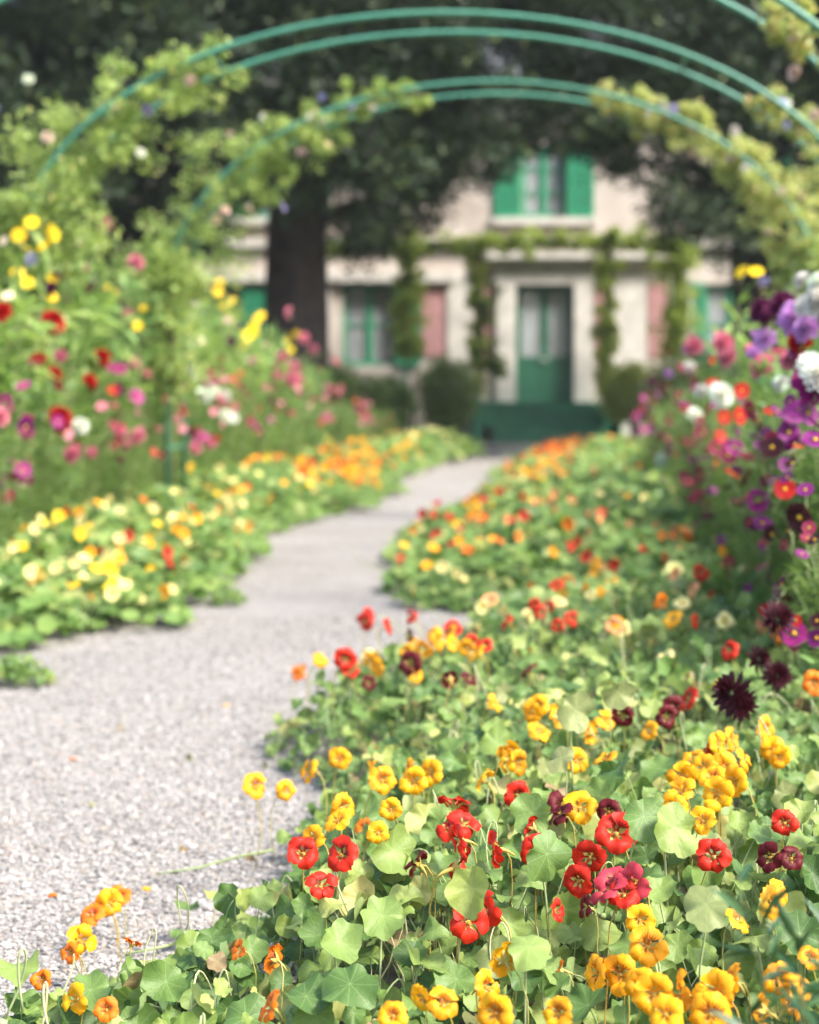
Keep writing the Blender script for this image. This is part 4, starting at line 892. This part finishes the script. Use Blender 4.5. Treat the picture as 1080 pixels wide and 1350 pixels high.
for spec, cn, px, py, s in BH:
    if px < 540: d = float(np.interp(px, [0, 60, 200, 400, 490], [8.0, 9.0, 12.2, 18.8, 24])) + (.25 if py < 420 else 0)
    else: d = float(np.interp(px, [850, 900, 960, 1040, 1080], [17, 10.5, 6.8, 4.9, 4.5])) + (2.4 if py < 365 and cn == 'sun' else 0) + (.25 if py < 480 else 0)
    d += (np.clip(520 - py, -160, 160) / 160) * (.045 * d if px < 540 else .07 * d)
    if spec == 'cactus dahlia': d = 3.5 if px < 1000 else 3.9
    q = P(px, py, d); side = 'L' if px < 540 else 'R'; best = None
    for e in bplants:
        if e[2] == side and e[3] == spec and e[4] == cn and (e[1][0] - q[0] - (.2 if side == 'R' else -.2)) ** 2 + ((e[1][1] - q[1] - .2) * .7) ** 2 < .34 ** 2 and -.1 < e[5] - q[2] + .05 < .6: best = e; break
    if best is None:
        border_plant(q[0] + (.2 if side == 'R' else -.2), q[1] + .2, side, spec, cn, max(.3, q[2] * .95 - .03), wide=.75); BHP.append((px, py, q[1])); best = bplants[-1]
    border_flower(best[0], best[1], spec, cn, q, s); BHP.append((px, py, q[1]))
# the rest of both borders
def fill(side, x, y, row):
    if side == 'L':
        if row == 0: spec, cn, h = random.choice((('cosmos', 'crimson', .75), ('cosmos', 'magenta', .8), ('dahlia', 'pink', .7), ('cosmos', 'pink', .8), ('dahlia', 'scarlet', .85)))
        elif row == 1: spec, cn, h = random.choice((('dahlia', 'pink', 1.15), ('dahlia', 'scarlet', 1.1), ('cosmos', 'magenta', 1.2), ('daisy', 'sun', 1.3), ('dahlia', 'white', 1.2), ('daisy', 'sun', 1.25)))
        else: spec, cn, h = random.choice((('daisy', 'sun', 1.85), ('daisy', 'sun', 1.7), ('cosmos', 'pink', 1.6), ('daisy', 'cream', 1.75)))
        if y > 15: h *= .92
    else:
        if row == 0: spec, cn, h = random.choice((('cosmos', 'purple', .75), ('cosmos', 'crimson', .7), ('cosmos', 'scarlet', .65), ('cosmos', 'magenta', .75)))
        elif row == 1: spec, cn, h = random.choice((('cosmos', 'purple', 1.05), ('dahlia', 'white', 1.0), ('dahlia', 'pink', 1.05), ('cosmos', 'crimson', 1.05)))
        else: spec, cn, h = random.choice((('cosmos', 'pink', 1.3), ('dahlia', 'pink', 1.2), ('dahlia', 'white', 1.25), ('cosmos', 'crimson', 1.15)))
        h *= np.interp(y, [5, 10, 17, 24], [1.0, .95, .78, .72])
    h *= random.uniform(.88, 1.12)
    for px, py, dd in BHP:
        ppx = 540 + x / y * FPX
        if y - .5 < dd and abs(px - ppx) < .36 * FPX / y: h = min(h, 1 - (py + .05 * FPX / y - HORIZON) * y / FPX)
    if h < .3: return
    t = border_plant(x, y, side, spec, cn, h, wide=1.25); e = bplants[-1]
    nf = {'cosmos': (5, 10), 'daisy': (2, 5), 'dahlia': (2, 5)}[spec]
    if spec == 'daisy' and side == 'R': nf = (0, 2)
    for _ in range(random.randint(*nf)):
        a = random.uniform(-math.pi, 0) if random.random() < .8 else random.uniform(0, math.pi); r_ = random.uniform(.08, .3) * max(.8, h)
        lo = .45 if spec == 'cosmos' else .62
        border_flower(t, e[1], spec, cn, e[1] + np.array([r_ * math.cos(a), r_ * math.sin(a), h * random.uniform(lo, 1.05)]), random.uniform(.8, 1.1))
n0 = len(bplants)
d = 7.3
while d < 27:
    for row in range(3):
        x = float(xf(d)) - .4 - row * .6 + random.gauss(0, .1); y = d + random.gauss(0, .12)
        if x < -.235 * y - .5: continue
        fill('L', x, y, row)
    d += .52 if d < 16 else .72
d = 4.0
while d < 26:
    for row in range(3):
        x = float(1.12 + .1 * (d - 4.2)) + .3 + row * .48 + random.gauss(0, .08); y = d + random.gauss(0, .12)
        if x > .225 * y + .35 + .02 * row: continue
        fill('R', x, y, row)
    d += .42 if d < 12 else .7
print('border plants', len(bplants))
# dark leafy plant at the very front of the bed
t = thing('aster_plant', 'dark green narrow-leaved plant without flowers, leaning over the golden nasturtiums', 'plant', (.385, 1.76, 0))
for k in range(3): link('foliage', BF['dark'][k], t, (k * .035 - .02, k * .04 - .04, .0), (.05 * k, -.08 + .08 * k, k * 2.0), (.45, .45, .47 + .035 * k), 'stuff')

# ------------------------------------------------------------------ climbing roses on the arches
def rose(k, t0, t1, rad, n, per, m, label, fl, leg=False, dens=None):
    a = AR[k]; base = np.array([a['cx'] + AA * math.cos(t0) , a['d'] + .25, 0]) if leg else np.array([a['cx'] + AA * (1 if t0 < 1.57 else -1), a['d'] + .25, 0])
    t = thing('climbing_rose', label, 'climbing rose', base, 'climbing roses on the arches')
    ts = np.linspace(t0, t1, 24); c = arch_curve(a['cx'] + .03, a['d'] + .27, AA, a['apex'], a['b'], ts)
    cane = np.concatenate([[[base[0], base[1], 0], [base[0], base[1], c[0, 2] * .5]], c])
    for j in range(3):
        w_ = cane + np.stack([.03 * np.sin(np.arange(len(cane)) * .9 + j * 2), (j - 1) * .15 + .04 * np.cos(np.arange(len(cane)) + j), .03 * np.sin(np.arange(len(cane)) * 1.3 + j)], 1); w_[0, 2] = 0
        link('cane', Geo().tube(w_ - base, np.linspace(.012, .005, len(w_)), 5).mesh('cane', STALKR), t)
    q = rng.random(n); tt = t0 + (t1 - t0) * q; C = arch_curve(a['cx'] + .03, a['d'] + .13, AA, a['apex'], a['b'], tt)
    rr = np.interp(q, [0, 1], rad) if not np.isscalar(rad) else np.full(n, rad)
    sg = rng.standard_normal((n, 3)); C = C + sg * rr[:, None] * np.array([.8, .7, .8]); C[:, 2] -= .35 * rr
    V, F, A, _ = leaf_cloud(C - base, rr * .30 * (.4 + 1.3 * rng.random(n)) + .03, per, .036, .022)
    link('foliage', Geo().add(V, F, 0, var=A).mesh('foliage', m), t, kind='stuff')
    for _ in range(fl[1]):
        i = random.randrange(n); p_ = C[i] + np.array([random.gauss(0, .6), -abs(random.gauss(.8, .4)), random.gauss(0, .6)]) * rr[i]
        link('flower', ROSES[random.choice(fl[0])], t, p_ - base, (random.gauss(0, .3), 0, random.gauss(0, .8)), random.uniform(.9, 1.4))
    return t
W = ['white', 'blush', 'cream', 'lilac']
rose(0, 3.14, 2.20, (.30, .13), 150, 46, ROSEL, 'bushy light green climbing rose, red border flank of second arch from the house', (W, 16))
rose(1, 3.14, 1.80, (.34, .05), 180, 50, ROSEL, 'light green climbing rose with blush blooms, red border flank of arch nearest the house', (W, 18))
rose(1, .0, 1.26, (.2, .05), 230, 50, ROSEY, 'climbing rose with yellowing leaves along the flank of the arch nearest the house', (W, 22))
rose(0, .05, .72, (.2, .05), 60, 45, ROSEY, 'sparse climbing rose with white blooms, purple border flank of the second arch', (W, 14))
rose(2, .40, .76, (.10, .05), 34, 40, ROSEY, 'climbing rose with pink blooms on the third arch above the purple border', (['blush', 'white'], 9))
rose(2, 2.9, 2.45, (.15, .10), 40, 40, ROSEL, 'climbing rose on the third arch above the red border', (['white'], 4))
# leafy legs of the first arches: rose shoots rising from the border
for k, x_, lab in ((0, -1, 'leafy rose shoots around the leg of the second arch, red border'), (1, -1, 'leafy rose shoots around the leg of the arch nearest the house, red border'), (1, 1, 'leafy rose shoots around the leg of the arch nearest the house, purple border')):
    a = AR[k]; bx = a['cx'] + x_ * AA
    vine(lab, [(bx, a['d'] + .0, 1.05), (bx - .03, a['d'] + .0, 1.5), (bx, a['d'] + .05, 2.0)], .17, 90, 40, ROSEL, 'rose shoots on the arch legs', .045)
print('objects', len(bpy.data.objects))

# ------------------------------------------------------------------ soft summer air
g = Geo().box(-140, 140, -55, 200, -1.0, 13.5)
hz_o = link('haze', g.mesh('haze', [], False), kind='stuff')
m = bpy.data.materials.new('air'); m.use_nodes = True; n = m.node_tree.nodes; n.clear()
vp = n.new('ShaderNodeVolumePrincipled'); vp.inputs['Color'].default_value = (.9, .93, .95, 1); vp.inputs['Density'].default_value = .0004
out = n.new('ShaderNodeOutputMaterial'); m.node_tree.links.new(vp.outputs[0], out.inputs['Volume']); hz_o.data.materials.append(m)
tag(hz_o, 'thin bright haze in the garden air', 'haze')
